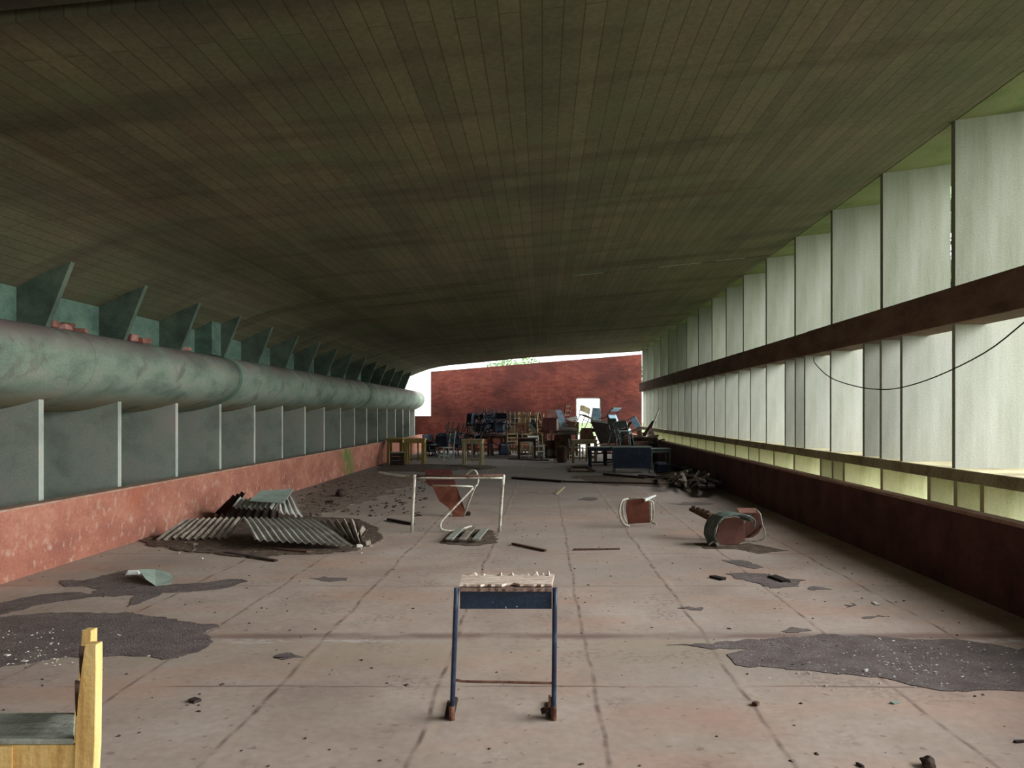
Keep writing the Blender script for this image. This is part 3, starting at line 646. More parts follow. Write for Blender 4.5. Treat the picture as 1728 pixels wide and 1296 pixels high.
# ------------------------------------------------------------------ overturned chair at right of centre (1045-1105, 838-885)
Yq = 11.3
t = thing('tube_chair', 'overturned chair on its side with square brown seat facing out and white tube frame', 'chair', (AX(1075,Yq), Yq, 0))
ox = AX(1075,Yq)
def L5(px, py, Y=Yq): v = PY(px, py, Y); return Vector((v.x-ox, v.y-Yq, v.z))
P = [L5(1058,844),L5(1086,841),L5(1096,847),L5(1097,882),L5(1060,884),L5(1056,860)]
b = MB().prism([(p.x, p.z) for p in P], -.012, .012); p_(b, 'seat', M['brown_ply'], t, bevel=.003)
a = L5(1062,886,11.2); a.z = .015
p_(MB().tube([L5(1060,842,11.35),L5(1050,845,11.3),L5(1045,862,11.25),L5(1048,876,11.2),L5(1053,884,11.15),a], .014, 8, 4), 'side_frame', M['white_tube'], t, smooth=True)
p_(MB().tube([L5(1054,843,11.6),L5(1052,850,11.6),L5(1051,868,11.6),L5(1058,883,11.6)], .012, 8, 4), 'side_frame', M['white_tube'], t, smooth=True)
a = L5(1108,879,11.4); a.z = .014
p_(MB().tube([L5(1060,842,11.35),L5(1085,841,11.3),L5(1095,845,11.3),L5(1102,850,11.3),L5(1102,876,11.35),L5(1097,880,11.35)], .013, 8, 4), 'cross_tube', M['white_tube'], t, smooth=True)
p_(MB().tube([L5(1099,848,11.5),L5(1099,878,11.5),a], .012, 8, 3), 'leg', M['white_tube'], t, smooth=True)
b = MB().bar(L5(1088,844,11.25), L5(1106,836,11.4), .03, .045, h2=.02); p_(b, 'arm', M['white_paint'], t, bevel=.003)

# ------------------------------------------------------------------ overturned ribbed chairs at right (1165-1290, 855-925)
Yr = 9.7
t = thing('shell_chair', 'tipped-over chair with ribbed grey-green curved back and red-brown seat', 'chair', (AX(1215,Yr), Yr, 0))
ox = AX(1215,Yr)
def L6(px, py, Y=Yr): v = PY(px, py, Y); return Vector((v.x-ox, v.y-Yr, v.z))
# curved ribbed band: arc outline front (px,py) extruded back-left
arc = [(1211,922),(1205,905),(1206,893),(1211,880),(1220,872),(1232,869),(1246,868),(1258,870),(1266,874),(1271,880)]
b = MB(); NB = 9; vs = []; fs = []
for j in range(NB):
    tt = j/(NB-1); bump = .012*(j % 2)
    for (px, py) in arc:
        v = L6(px, py, 9.55+tt*.33); v.x -= .13*tt; v.z += .03*tt
        cx_ = L6(1238,900,9.55); d = Vector((v.x-cx_.x, 0, v.z-cx_.z)).normalized(); vs.append(v+d*bump)
for j in range(NB):
    for i, (px, py) in enumerate(arc):
        v = vs[j*len(arc)+i]; cx_ = L6(1238,900,9.55); d = Vector((v.x-cx_.x, 0, v.z-cx_.z)).normalized(); vs.append(v-d*.018)
n = len(arc); o = NB*n
vs = [Vector((v.x, v.y, max(v.z, .004))) for v in vs]
for j in range(NB-1):
    for i in range(n-1):
        a = j*n+i; fs += [(a,a+1,a+n+1,a+n),(a+o,a+n+o,a+n+1+o,a+1+o)]
for i in range(n-1): fs += [(i,i+o,i+1+o,i+1),((NB-1)*n+i,(NB-1)*n+i+1,(NB-1)*n+i+1+o,(NB-1)*n+i+o)]
for j in range(NB-1): fs += [(j*n,j*n+n,j*n+n+o,j*n+o),(j*n+n-1,j*n+n-1+o,j*n+2*n-1+o,j*n+2*n-1)]
b.add(vs, fs); p_(b, 'backrest', M['greenish_shell'], t)
P = [L6(px,py,9.72) for px, py in ((1209,900),(1213,883),(1223,875),(1240,873),(1254,876),(1256,899),(1257,912),(1248,916),(1246,921),(1216,921),(1212,914),(1206,912))]
b = MB().prism([(p.x, max(p.z,.004)) for p in P], .0, .03); p_(b, 'seat', M['red_ply'], t, bevel=.004)
a = L6(1196,917,9.6); a.z = .015; c = L6(1212,921,9.5); c.z = .014
p_(MB().tube([a, L6(1205,914,9.6), c], .012, 8, 3), 'leg', M['white_tube'], t, smooth=True)
p_(MB().tube([L6(1212,884,9.52),L6(1222,873,9.52),L6(1245,868,9.52),L6(1263,871,9.52),L6(1274,879,9.6),L6(1272,890,9.6)], .011, 8, 4), 'side_frame', M['grey_tube'], t, smooth=True)
Yr2 = 10.0
t = thing('tube_chair', 'second tipped-over chair behind the ribbed one, red-brown seat turned to the right', 'chair', (AX(1270,Yr2), Yr2, 0))
ox = AX(1270,Yr2); Yr_ = Yr2
def L7(px, py, Y=Yr2): v = PY(px, py, Y); return Vector((v.x-ox, v.y-Yr2, v.z))
P = [L7(px,py) for px, py in ((1252,890),(1258,884),(1272,866),(1279,862),(1286,872),(1286,890),(1280,900),(1270,907),(1258,909))]
b = MB().prism([(p.x, max(p.z,.004)) for p in P], 0, .03); p_(b, 'seat', M['red_ply'], t, bevel=.004)
b = MB().panel([L7(1243,860,10.25), L7(1276,860,10.25), L7(1281,868,9.98), L7(1248,868,9.98)], .02); p_(b, 'backrest', M['red_ply'], t)
a = L7(1270,913,9.9); a.z = .014
p_(MB().tube([L7(1276,860,10.05),L7(1283,868,10.0),L7(1286,884,9.95),L7(1291,898,9.9),L7(1289,909,9.88),L7(1280,911,9.9),a], .01, 8, 4), 'side_frame', M['white_tube'], t, smooth=True)
p_(MB().tube([L7(1262,906,9.98),L7(1276,896,9.95),L7(1285,887,9.95)], .012, 8, 2), 'cross_tube', M['rust'], t, smooth=True)
a = PY(1176,862,10.3); 
b = MB().bar(PY(1166,859,10.45), PY(1202,873,10.15), .07, .035, w2=.12, h2=.08)
for k in range(4): v = PY(1170+k*8,859+k*2.5,10.42-.07*k); b.box(v.x-.02, v.x+.02, v.y-.03, v.y+.03, v.z-.02, v.z+.04)
t3 = thing('chair_leg_board', 'dark notched board jutting up to the left behind the ribbed chair', 'board', (AX(1185,10.3),10.3,0))
o = b.build('notched_board', M['brown_wood'], loc=(AX(1185,10.3),10.3,0)); o.parent = t3; o.location = (0,0,0)
o = MB().bar(PY(1200,873,10.15), Vector((PY(1204,905,10.12).x, 10.12, 0)), .06, .05).build('support', M['dark_wood'], loc=(AX(1185,10.3),10.3,0)); o.parent = t3; o.location = (0,0,0)

# ------------------------------------------------------------------ corrugated sheets
def corr(label, c, nw, amp, mat, group='corrugated sheets by the left wall', bow=0.0, nv=6, jag=.0, name='corrugated_sheet', seed=1):
    c = [Vector(p) for p in c]; nu = nw*8; vs = []; fs = []; loc = sum(c, Vector())/4; rnd = random.Random(seed)
    nr = (c[1]-c[0]).cross(c[3]-c[0]).normalized()
    if nr.z < 0: nr = -nr
    jj = [rnd.uniform(-jag, jag) for _ in range(nw+1)]
    for j in range(nv+1):
        for i in range(nu+1):
            u, v = i/nu, j/nv
            if v == 1: v = 1+jj[i//8]
            p = c[0]*(1-u)*(1-v)+c[1]*u*(1-v)+c[2]*u*v+c[3]*(1-u)*v
            p = p+nr*(amp*math.sin(u*nw*2*math.pi)+bow*4*v*(1-v)+.01*noise.noise(Vector((u*3, v*3, seed))))
            vs.append(p)
    o = len(vs); vs += [p-nr*.004 for p in vs]; w = nu+1
    for j in range(nv):
        for i in range(nu):
            a = j*w+i; fs += [(a,a+1,a+w+1,a+w),(a+o,a+w+o,a+w+1+o,a+1+o)]
    for i in range(nu): fs += [(i,i+o,i+1+o,i+1),(nv*w+i,nv*w+i+1,nv*w+i+1+o,nv*w+i+o)]
    for j in range(nv): fs += [(j*w,j*w+w,j*w+w+o,j*w+o),(j*w+w-1,j*w+w-1+o,j*w+2*w-1+o,j*w+2*w-1)]
    for p in vs: p.z = max(p.z, .006)
    return tag(MB().add(vs, fs).build(name, M[mat], loc=loc), label, 'roofing sheet', group)
corr('large grey corrugated sheet lying nearest in the heap by the left wall', [PZ(409,873,.27),PZ(532,876,.20),PZ(596,920,.06),PZ(430,911,.13)], 13, .013, 'metal_sheet', bow=.01)
corr('corrugated sheet sloping to the floor at the left end of the heap', [PZ(312,876,.20),PZ(410,873,.24),PZ(385,907,.04),PZ(262,911,.02)], 10, .018, 'metal_brown', jag=.04, seed=2)
corr('small broken corrugated piece at the right end of the heap', [PZ(540,880,.18),PZ(603,878,.20),PZ(612,916,.04),PZ(570,905,.06)], 5, .03, 'metal_brown', jag=.12, seed=3)
corr('short loose corrugated scrap lying at the extreme right of the heap', [PZ(596,886,.15),PZ(622,892,.12),PZ(603,918,.03),PZ(588,912,.03)], 2, .025, 'metal_brown', jag=.1, seed=4)
sheetpanel('flat_board', 'flat grey-green board on top of the heap by the left wall', 'board', [PZ(440,829,.44),PZ(496,826,.42),PZ(478,850,.34),PZ(420,846,.37)], .012, 'green_board')
corr('corrugated piece just under the flat grey-green board', [PZ(404,840,.37),PZ(470,847,.33),PZ(462,859,.25),PZ(392,856,.26)], 8, .026, 'metal_sheet', jag=.05, seed=5)
corr('dark steep corrugated piece leaning on the red parapet', [PZ(392,838,.40),PZ(414,830,.46),PZ(392,868,.10),PZ(362,868,.03)], 3, .025, 'dark_wood', seed=6)
corr('corrugated piece falling away to the right of the flat grey-green board', [PZ(470,842,.30),PZ(494,838,.33),PZ(512,872,.04),PZ(470,864,.16)], 4, .028, 'metal_sheet', jag=.05, seed=7)
corr('dark underside piece below the raised sheets of the heap', [PZ(392,858,.20),PZ(470,862,.18),PZ(470,878,.05),PZ(380,876,.05)], 6, .02, 'dark_wood', seed=8)
shard('rubble_block', M['dark_wood'], PZ(430,872,.0), (.7,.5,.2), 'dark timber block propping up the raised sheets', 'block', seed=6, rot=(0,0,.2))
shard('rubble_block', M['dark_wood'], PZ(520,905,.0), (.6,.35,.06), 'low dark block wedged under the large corrugated sheet', 'block', seed=9, rot=(0,0,.1))
plank('dark curved strip on the floor in front of the corrugated heap', PZ(380,932,.012), PZ(466,946,.012), .05, .015, 'dark_wood', 'strip', 'strip')
plank('short brown stick poking from under the large corrugated sheet', PZ(455,925,.02), PZ(520,931,.02), .05, .02, 'brown_wood', 'stick', 'stick')
plank('thin stick at the left tip of the corrugated heap', PZ(238,912,.01), PZ(300,898,.05), .03, .02, 'brown_wood', 'stick', 'stick')
t = sheet2('bent_sheet', 'bent grey-green sheet curling up from the floor at left', 'sheet', [PZ(233,961,.09),PZ(262,961,.05),PZ(286,967,.02),PZ(292,976,.01),PZ(288,985,.006),PZ(262,989,.006),PZ(246,978,.05)], .004, 'green_board')
shard('pale_scrap', M['white_paint'], PZ(224,970,.0), (.14,.06,.05), 'small white scrap under the curled grey-green sheet', 'scrap', seed=2, rot=(0,0,.3))

# ------------------------------------------------------------------ dirt, flat on the floor
def patch(label, pix, z=.004, mat='dirt', jit=.05, name='dirt_patch', cat='dirt'):
    P = [PZ(px, py) for px, py in pix]; out = []
    n = len(P)
    for i in range(n):
        a, b_ = P[i], P[(i+1) % n]; k = max(2, int((b_-a).length/.05))
        for j in range(k):
            p = a.lerp(b_, j/k); q = Vector((p.x*2.2, p.y*2.2, 0))
            d = Vector((noise.noise(q), noise.noise(q+Vector((9,9,9))), 0))*jit*1.6+Vector((noise.noise(q*5), noise.noise(q*5+Vector((5,5,5))), 0))*jit*.9+Vector((noise.noise(q*16), noise.noise(q*16+Vector((2,5,5))), 0))*min(jit,.05)*.7
            p = p+d; p.x = min(max(p.x, XL+.02), XR-.02); out.append(p)
    loc = sum(out, Vector())/len(out)
    bm = bmesh.new(); vt = [bm.verts.new((p.x-loc.x, p.y-loc.y, 0)) for p in out]
    f = bm.faces.new(vt); bmesh.ops.triangulate(bm, faces=[f])
    ext = bmesh.ops.extrude_face_region(bm, geom=list(bm.faces)); 
    for v in [e for e in ext['geom'] if isinstance(e, bmesh.types.BMVert)]: v.co.z += z
    bmesh.ops.recalc_face_normals(bm, faces=bm.faces)
    me = bpy.data.meshes.new(name); bm.to_mesh(me); bm.free(); me.materials.append(M[mat])
    o = bpy.data.objects.new(name, me); COL.objects.link(o); o.location = (loc.x, loc.y, .0005)
    return tag(o, label, cat, None, 'stuff')
patch('wide dark dirt patch on the floor behind the yellow chair', [(-60,1043),(40,1038),(92,1036),(214,1034),(275,1043),(364,1056),(345,1070),(367,1086),(318,1103),(275,1111),(214,1108),(92,1109),(60,1118),(-60,1134)])
patch('branching dark dirt patch round the curled sheet on the left', [(-40,1028),(0,1019),(60,1004),(110,1000),(150,1003),(165,994),(150,988),(118,990),(95,981),(150,980),(175,972),(215,962),(235,978),(275,988),(335,984),(385,978),(418,980),(380,992),(330,998),(275,1001),(250,1012),(215,1024),(218,1012),(225,1006),(160,1008),(100,1016),(40,1030),(-40,1042)], jit=.04)
patch('wide dark gritty patch on the floor at lower right', [(1130,1088),(1209,1085),(1333,1072),(1420,1072),(1480,1073),(1609,1080),(1728,1096),(1860,1110),(1860,1175),(1728,1166),(1609,1169),(1500,1148),(1427,1139),(1330,1132),(1245,1122),(1223,1105),(1260,1098),(1200,1094)])
patch('litter strewn under and around the corrugated heap', [(236,912),(330,890),(360,868),(420,862),(520,872),(600,876),(640,892),(640,914),(600,930),(545,936),(480,936),(455,944),(380,938),(300,930),(262,922)], mat='mud', z=.012, name='litter')
patch('litter under the tipped-over ribbed chair', [(1170,917),(1215,922),(1262,917),(1290,922),(1330,930),(1280,934),(1240,928),(1190,926)], mat='mud', jit=.03, name='litter')
patch('brown smear beyond the gritty patch at right, near two dark scraps', [(1235,968),(1275,966),(1310,972),(1360,978),(1340,990),(1300,992),(1262,984),(1240,975)], jit=.06)
patch('small smear below the tipped chairs on the right', [(1220,947),(1255,946),(1290,958),(1270,960),(1235,952)], jit=.05)
patch('scattered leaf litter along the left parapet, far from the camera', [(520,838),(575,806),(640,797),(700,800),(712,812),(680,825),(640,840),(580,858),(545,868),(500,872),(512,850)], mat='mud_pale', z=.008, jit=.15, name='litter')
patch('dirt round the slatted seat on the floor', [(745,918),(760,903),(780,894),(820,893),(838,900),(832,918),(800,922)], jit=.05, mat='mud', name='litter')
patch('dark dirt patch under the far tables on the left', [(640,785),(720,784),(820,786),(840,790),(700,796),(640,795)], mat='mud', jit=.25, name='litter')
patch('dark dirt stripe by the far planks', [(965,803),(1110,805),(1200,812),(1210,824),(1120,822),(1000,816)], mat='mud', jit=.2, name='litter')
for i, (px, py, w_, h_, lb) in enumerate(((555,978,24,3,'small dark smear left of the blue desk'),(495,1108,22,5,'greyish smear left of the blue desk legs'),(1490,932,20,3,'faint smear near the right parapet'),(1440,1020,14,3,'small smear beside the white scrap'),(1160,1025,18,2.5,'thin smear right of the blue desk top'),(1170,850,40,3,'thin dirt streak between the two groups of tipped chairs'),(1375,995,16,3,'tiny smear near the dark scraps'),(1340,1064,30,3,'crumbly edge just beyond the gritty patch'),(995,842,20,3,'small stain to the left of the square-seat chair'),(1470,1040,18,3,'brown smear right of the gritty patch tip'))):
    patch(lb, [(px-w_,py),(px-w_*.3,py-h_),(px+w_*.6,py-h_*.6),(px+w_,py+h_*.4),(px+w_*.2,py+h_),(px-w_*.6,py+h_*.7)], z=.003, jit=.07)

# scraps and crumbs
def at_(px, py, z=0): return PZ(px, py, z)
scr = [('pebble_lump','dark rough lump on the floor at the lower right edge',(1566,1290),(.075,.07,.055),'crumb'),
('crumpled_leaf','small crumpled brown leaf left of the blue desk',(328,1184),(.07,.05,.02),'crumb'),
('dark_scrap','black scrap on the floor, left one of two near the right parapet',(1212,977),(.22,.09,.025),'dark_wood'),
('dark_scrap','long black scrap on the brown smear near the right parapet',(1315,979),(.33,.10,.03),'dark_wood'),
('pale_scrap','small white scrap beyond the gritty patch on the right',(1478,1020),(.10,.05,.015),'palebit'),
('pale_scrap','tiny white scrap on the gritty patch, upper left one',(1484,1080),(.025,.02,.012),'palebit'),
('pale_scrap','tiny upright white chip on the gritty patch',(1461,1134),(.018,.04,.02),'palebit'),
('pale_scrap','tiny white scrap at the far side of the gritty patch',(1507,1083),(.025,.02,.012),'palebit'),
('pale_scrap','small white scrap at the left border of the picture on the dirt',(12,1107),(.05,.03,.012),'palebit'),
('pale_scrap','small white scrap below the dirt patch, left of the chair post',(42,1117),(.045,.03,.012),'palebit'),
('pale_scrap','pale chip on the dirt patch right of the chair post',(200,1073),(.05,.02,.01),'palebit'),
('pale_scrap','tiny white chip at the near edge of the left dirt patch',(251,1108),(.02,.02,.01),'palebit'),
('pale_scrap','white chip on the bare floor by the corrugated heap',(341,943),(.03,.03,.012),'palebit'),
('pale_scrap','small pale flat card on the floor before the broken wood heap',(1132,831),(.28,.10,.008),'palebit'),
('leaf_scrap','small green-grey leaf near the lower right joint',(1510,1187),(.06,.03,.012),'green_board'),
('dark_scrap','thin dark scrap lying at the lower centre right',(1452,1293),(.05,.02,.012),'dark_wood'),
('dark_scrap','dark scrap at the right border of the picture',(1722,1253),(.07,.02,.012),'dark_wood'),
('dark_scrap','dark crumb on the joint at lower right',(1275,1190),(.04,.04,.02),'brown_wood'),
('dark_scrap','dark crumb beside the corrugated heap on its right',(660,880),(.1,.05,.03),'dark_wood'),
('dark_scrap','dark clod on the floor right of the leaning plywood sheet',(575,838),(.22,.14,.10),'crumb'),
('dark_scrap','smaller dark clod before the leaf litter',(557,850),(.18,.12,.07),'crumb'),
('white_chunk','pale broken chunk at the right tip of the corrugated heap',(618,921),(.14,.10,.07),'sticky'),
('white_chunk','pale lump on the litter left of the large corrugated sheet',(327,921),(.12,.07,.04),'sticky'),
('white_chunk','second pale lump at the right tip of the corrugated heap',(606,925),(.09,.07,.05),'palebit')]
def lump(name, mat, loc, r_, label, cat, seed):
    bm = bmesh.new(); bmesh.ops.create_icosphere(bm, subdivisions=3, radius=r_)
    for v in bm.verts:
        v.co *= 1+.35*noise.noise(v.co/r_*1.6+Vector((seed,0,0))); v.co.z = max(v.co.z*.85, -r_*.55)
    me = bpy.data.meshes.new(name); bm.to_mesh(me); bm.free(); me.materials.append(mat)
    o = bpy.data.objects.new(name, me); COL.objects.link(o); o.location = loc+Vector((0,0,r_*.55)); return tag(o, label, cat)
lump('mud_clod', M['crumb'], at_(1566,1294), .033, 'dark rough round clod at the bottom edge, lower right', 'clod', 3)
lump('mud_clod', M['crumb'], at_(575,838), .10, 'large dark clod beside the left parapet litter', 'clod', 8)
scr = [q for q in scr if q[2] not in ((1566,1290),(575,838))]
for i, (nm, lb, (px, py), sz, mt) in enumerate(scr): shard(nm, M[mt], at_(px, py, 0), sz, lb, 'scrap', seed=i+20)
# fine crumbs nobody could count
rnd = random.Random(11); b = MB()
def crumb(b, p, s):
    a = rnd.uniform(0, 6.28); c, sn = math.cos(a), math.sin(a); l_ = s*rnd.uniform(.8,2.2)
    q = [(-l_,-s,0),(l_,-s*.7,0),(l_*.7,s,0),(-l_*.8,s*.8,0),(0,0,s*.9)]
    b.add([(p.x+x*c-y*sn, p.y+x*sn+y*c, .001+z) for x, y, z in q], [(3,2,1,0),(0,1,4),(1,2,4),(2,3,4),(3,0,4)])
for _ in range(420):
    Y = 3.5+11*rnd.random()**1.3; X = rnd.uniform(XL+.1, XR-.1); crumb(b, Vector((X, Y, 0)), rnd.uniform(.003,.010))
for _ in range(260):
    p = PZ(rnd.uniform(500,720), rnd.uniform(800,872)); 
    if p.x > XL+.1: crumb(b, p, rnd.uniform(.012,.035))
tag(b.build('floor_crumbs', M['crumb']), 'fine dark crumbs and leaf bits strewn over the floor', 'debris', None, 'stuff')
b = MB()
for _ in range(150):
    p = PZ(rnd.gauss(1560,110), rnd.gauss(1120,22)); crumb(b, Vector((min(p.x,XR-.1), p.y, .0)), rnd.uniform(.003,.007))
for _ in range(70):
    p = PZ(rnd.uniform(-30,150), rnd.uniform(1060,1125)); crumb(b, p, rnd.uniform(.003,.007))
for _ in range(90):
    p = PZ(rnd.uniform(300,640), rnd.uniform(905,935)); crumb(b, p, rnd.uniform(.006,.015))
for v in b.v: v.z += .0045
tag(b.build('pale_grit', M['palebit']), 'pale grit and chips scattered over the dirt patches', 'debris', None, 'stuff')

# sticks on the floor
plank('thin dark stick on the floor right of the slatted seat', PZ(865,917,.015), PZ(921,929,.015), .035, .02, 'brown_wood', 'stick', 'stick')
plank('crooked dark stick on the floor in mid-hall', PZ(968,927,.01), PZ(1046,926,.01), .06, .014, 'brown_wood', 'stick', 'stick', w2=.03)
plank('dark stick left of the bare table frame', PZ(655,876,.02), PZ(697,884,.02), .05, .03, 'dark_wood', 'stick', 'stick')
plank('thin pale lath on the floor in mid-hall', PZ(891,831,.012), PZ(935,829,.012), .04, .02, 'sticky', 'lath', 'stick')
plank('short pale lath sticking up beside the thin lath', PZ(938,834,.012), PZ(952,822,.05), .04, .03, 'pale_wood', 'lath', 'stick')
plank('long dark plank on the floor left of the blue table', PZ(866,806,.03), PZ(950,812,.03), .13, .04, 'dark_wood')
plank('long dark plank continuing towards the broken wood heap', PZ(940,812,.02), PZ(1110,816,.02), .10, .03, 'dark_wood')
plank('dark plank before the blue table', PZ(1020,800,.03), PZ(1090,806,.03), .12, .04, 'dark_wood')
plank('dark plank leading to the broken wood heap', PZ(1080,802,.03), PZ(1130,808,.03), .12, .04, 'dark_wood')
c0 = PZ(980,794); t = thing('timber_frame', 'empty dark rectangular frame lying on the floor before the piled tables', 'frame', c0)  # rectangular timber frame lying flat
for a_, b2_ in (((961,797),(1004,797)),((964,790),(992,790)),((961,797),(964,790)),((1003,797),(992,790))):
    A = PZ(*a_)-c0; B = PZ(*b2_)-c0; A.z = B.z = .025; p_(MB().bar(A, B, .05, .05), 'frame_bar', M['brown_wood'], t)

# ------------------------------------------------------------------ far heap of furniture
def fl(px, py): p = PZ(px, py); return Vector((p.x, p.y, 0))
def on(px, Y, z=0.0): return Vector((AX(px, Y), Y, z))
desk('honey-coloured narrow table by the left parapet, leftmost of the row', on(668,25.6), .0, w=.50, d=.5, h=.80, leg=.09, thick=.05, slats=0)
desk('honey-coloured table with slatted front beside the leftmost table', on(701,25.2), .05, w=.62, d=.5, h=.80, leg=.10, slats=2, thick=.05)
c0 = on(670,24.6); t = thing('wooden_crate', 'dark grey slatted crate in front of the leftmost table', 'crate', c0, (0,0,.25))
for i in range(3): p_(MB().box(-.2,.2,-.2,-.185,.02+.13*i,.12+.13*i), 'board', M['dark_wood'], t); p_(MB().box(-.2,.2,.185,.2,.02+.13*i,.12+.13*i), 'board', M['dark_wood'], t)
for s in (-1,1): p_(MB().box(s*.19-.01,s*.19+.01,-.184,.184,0,.38), 'side', M['navy'], t)
p_(MB().box(-.21,.21,-.21,.21,.38,.40), 'lid', M['grey_wood'], t)
desk('pale slatted table standing forward at left of the aisle', on(798,24.6), -.05, w=.62, d=.42, h=.80, leg=.08, slats=1, wood='pale_wood', thick=.05)
gw = 'chairs heaped at the far end'
wchair('grey-green wooden chair between the slatted tables, seen from behind', on(753,27.2), (0,0,R(-60)), 'grey_tube', w=.45, h=.98, group=gw)
# stacked chairs: left dark tangle
tang = [(728,29.2,0,0,0,40),(737,29.8,.0,0,20,140),(730,30.1,.45,0,180,70),(745,30.2,.25,90,0,10),(762,29.4,0,0,0,200),(770,29.8,.45,180,10,30),(778,30.2,0,0,0,300),
        (800,30.0,.78,0,0,15),(812,30.2,.80,180,0,60),(825,30.0,.78,0,10,110),(836,30.3,.80,90,0,20),(848,30.0,.78,0,0,170),(818,30.4,.98,180,0,40),(832,30.5,1.08,90,10,200),(806,30.5,1.0,0,80,240),(846,30.5,.95,180,0,300)]
lab_t = ['leftmost dark tube chair behind the honey-coloured tables','dark tube chair next to the leftmost one, turned away','inverted dark tube chair topping the leftmost pair','dark tube chair tipped on its front above the grey-green chair','dark tube chair behind the grey-green wooden chair','inverted dark chair directly behind the pale slatted table','dark tube chair right behind the pale slatted table, angled',
         'dark chair at left end of the load on the brown tables','upside-down dark chair second along on the brown tables','upright dark chair in the middle on the brown tables','dark chair lying on its back on the brown tables','dark chair at right end of the load on the brown tables','upside-down dark chair on the second tier, middle left','tipped dark chair on the second tier, middle right','dark chair on its side at the left of the second tier','upside-down dark chair at the right of the second tier']
tp = None
for i, (px, Y, z, rx, ry, rz) in enumerate(tang):
    rot = (R(rx), R(ry), R(rz)); zz = z+(.82 if rx == 180 else (.30 if rx in (70,90) else 0))
    if ry == 80: zz += .25
    if tp is None: tp = tchair(lab_t[i], on(px, Y, zz), rot, 'dark_tube', 'navy', group='dark tube chairs heaped on the left', r=.018)
    else: dup(tp, lab_t[i], on(px, Y, zz), rot)
desk('brown table carrying dark chairs, left one of the pair', on(812,30.2), 0, w=.64, d=.6, h=.76, wood='brown_wood', leg=.07)
desk('brown table carrying dark chairs, right one of the pair', on(842,30.4), 0, w=.62, d=.6, h=.76, wood='brown_wood', leg=.07)
sheet2('pinkish_board', 'pinkish bent board on top of the leftmost dark chairs', 'board', [PY(748,719,29.8),PY(754,715,29.8),PY(763,724,29.8),PY(777,721,29.8),PY(777,725,29.8),PY(760,729,29.8),PY(752,721,29.8)], .04, 'pink_paint')
sheet2('white_board', 'short white slat stuck upright between the dark and the wooden chairs', 'slat', [PY(849,702,30.4),PY(853,702,30.4),PY(852,734,30.4),PY(848,734,30.4)], .03, 'white_paint')
sheet2('white_board', 'white slat slanting beside the dark chairs on the left', 'slat', [PY(791,722,30.1),PY(794,721,30.1),PY(803,733,30.1),PY(799,734,30.1)], .03, 'white_paint')
extra = [(724,30.6,.35,90,0,10,'dark tube chair on its back at the far left of the heap'),(752,31.2,0,0,0,35,'dark tube chair against the brick wall, far left'),(764,31.0,.5,180,0,80,'upside-down dark tube chair on its neighbours near the brick wall'),
 (782,31.0,.30,70,0,200,'dark tube chair fallen forward behind the pale slatted table'),(794,29.2,0,0,0,250,'dark tube chair on the floor in front of the left brown table'),(822,29.3,0,0,0,100,'dark tube chair on the floor below the load of dark chairs'),(838,29.2,.3,90,0,40,'dark tube chair lying on the floor below the load of dark chairs'),
 (796,31.4,.78,0,20,60,'dark chair on the brown tables, back row left'),(812,31.5,.95,160,0,0,'dark chair on the brown tables, back row middle'),(828,31.4,.8,40,0,120,'dark chair on the brown tables, back row right'),(842,31.3,1.0,0,60,0,'dark chair wedged at the back right of the brown tables')]
for px, Y, z, rx, ry, rz, lb in extra: dup(tp, lb, on(px, Y, z+(.6 if rx > 150 else 0)), (R(rx), R(ry), R(rz)))
gp = wchair('old brown wooden chair standing at the back of the heap, left of centre', on(876,32.0), (0,0,R(20)), 'brown_wood', w=.45, h=.95, group='old brown chairs in the heap')
for px, Y, z, rx, ry, rz, lb in ((918,31.8,0,0,0,160,'old brown chair behind the maroon table'),(956,30.5,.92,20,0,60,'old brown chair tipped on top near the light blue plank'),(984,30.4,0,0,0,200,'old brown chair standing just before the doorway'),(1012,30.6,.2,80,0,30,'old brown chair lying right of the doorway'),(1050,26.6,0,0,0,90,'old brown chair behind the rounded grey chairs'),(1072,26.4,.3,100,0,140,'old brown chair overturned left of the stout board'),(1092,27.0,0,0,0,20,'old brown chair standing by the right parapet, behind the stout board'),(862,32.3,.77,0,20,100,'old brown chair on the table at the back, behind the upturned pale chairs'),(900,32.0,.8,160,0,70,'old brown chair upturned at the back, behind the pale chairs')):
    dup(gp, lb, on(px, Y, z+(.8 if rx == 160 else 0)), (R(rx), R(ry), R(rz)))
desk('long dark table at the back against the brick wall', on(885,32.3), 0, w=1.6, d=.6, h=.76, wood='dark_wood', leg=.06)
desk('dark table at the back left against the brick wall', on(816,32.2), 0, w=1.5, d=.6, h=.76, wood='dark_wood', leg=.06)
# light wooden chairs upside down on tables in the middle
desk('long brown table under the upturned pale chairs', on(886,30.6), 0, w=1.25, d=.7, h=.78, wood='brown_wood', leg=.07)
cw = None
lab_w = ['leftmost pale wooden chair standing upside down on the long brown table','second pale wooden chair upside down on the long brown table','third upturned pale chair, turned sideways on the long table','fourth upturned pale chair from the left','rightmost upturned pale chair on the long table','pale wooden chair on the floor under the long table at its left','pale wooden chair on the floor under the long table, middle','pale chair standing right of the dark brown table']
for i, (px, Y, z, rx, ry, rz) in enumerate(((860,30.4,1.64,180,0,0),(872,30.7,1.64,180,0,30),(884,30.5,1.64,180,0,80),(896,30.8,1.62,180,0,10),(906,30.4,1.6,180,10,55),(866,29.6,0,0,0,10),(888,29.7,0,0,0,190),(912,29.3,0,0,0,150))):
    if cw is None: cw = wchair(lab_w[i], on(px,Y,z), (R(rx),R(ry),R(rz)), 'pale_wood', group='pale wooden chairs in the middle of the heap', w=.42, h=.86)
    else: dup(cw, lab_w[i], on(px,Y,z), (R(rx),R(ry),R(rz)))
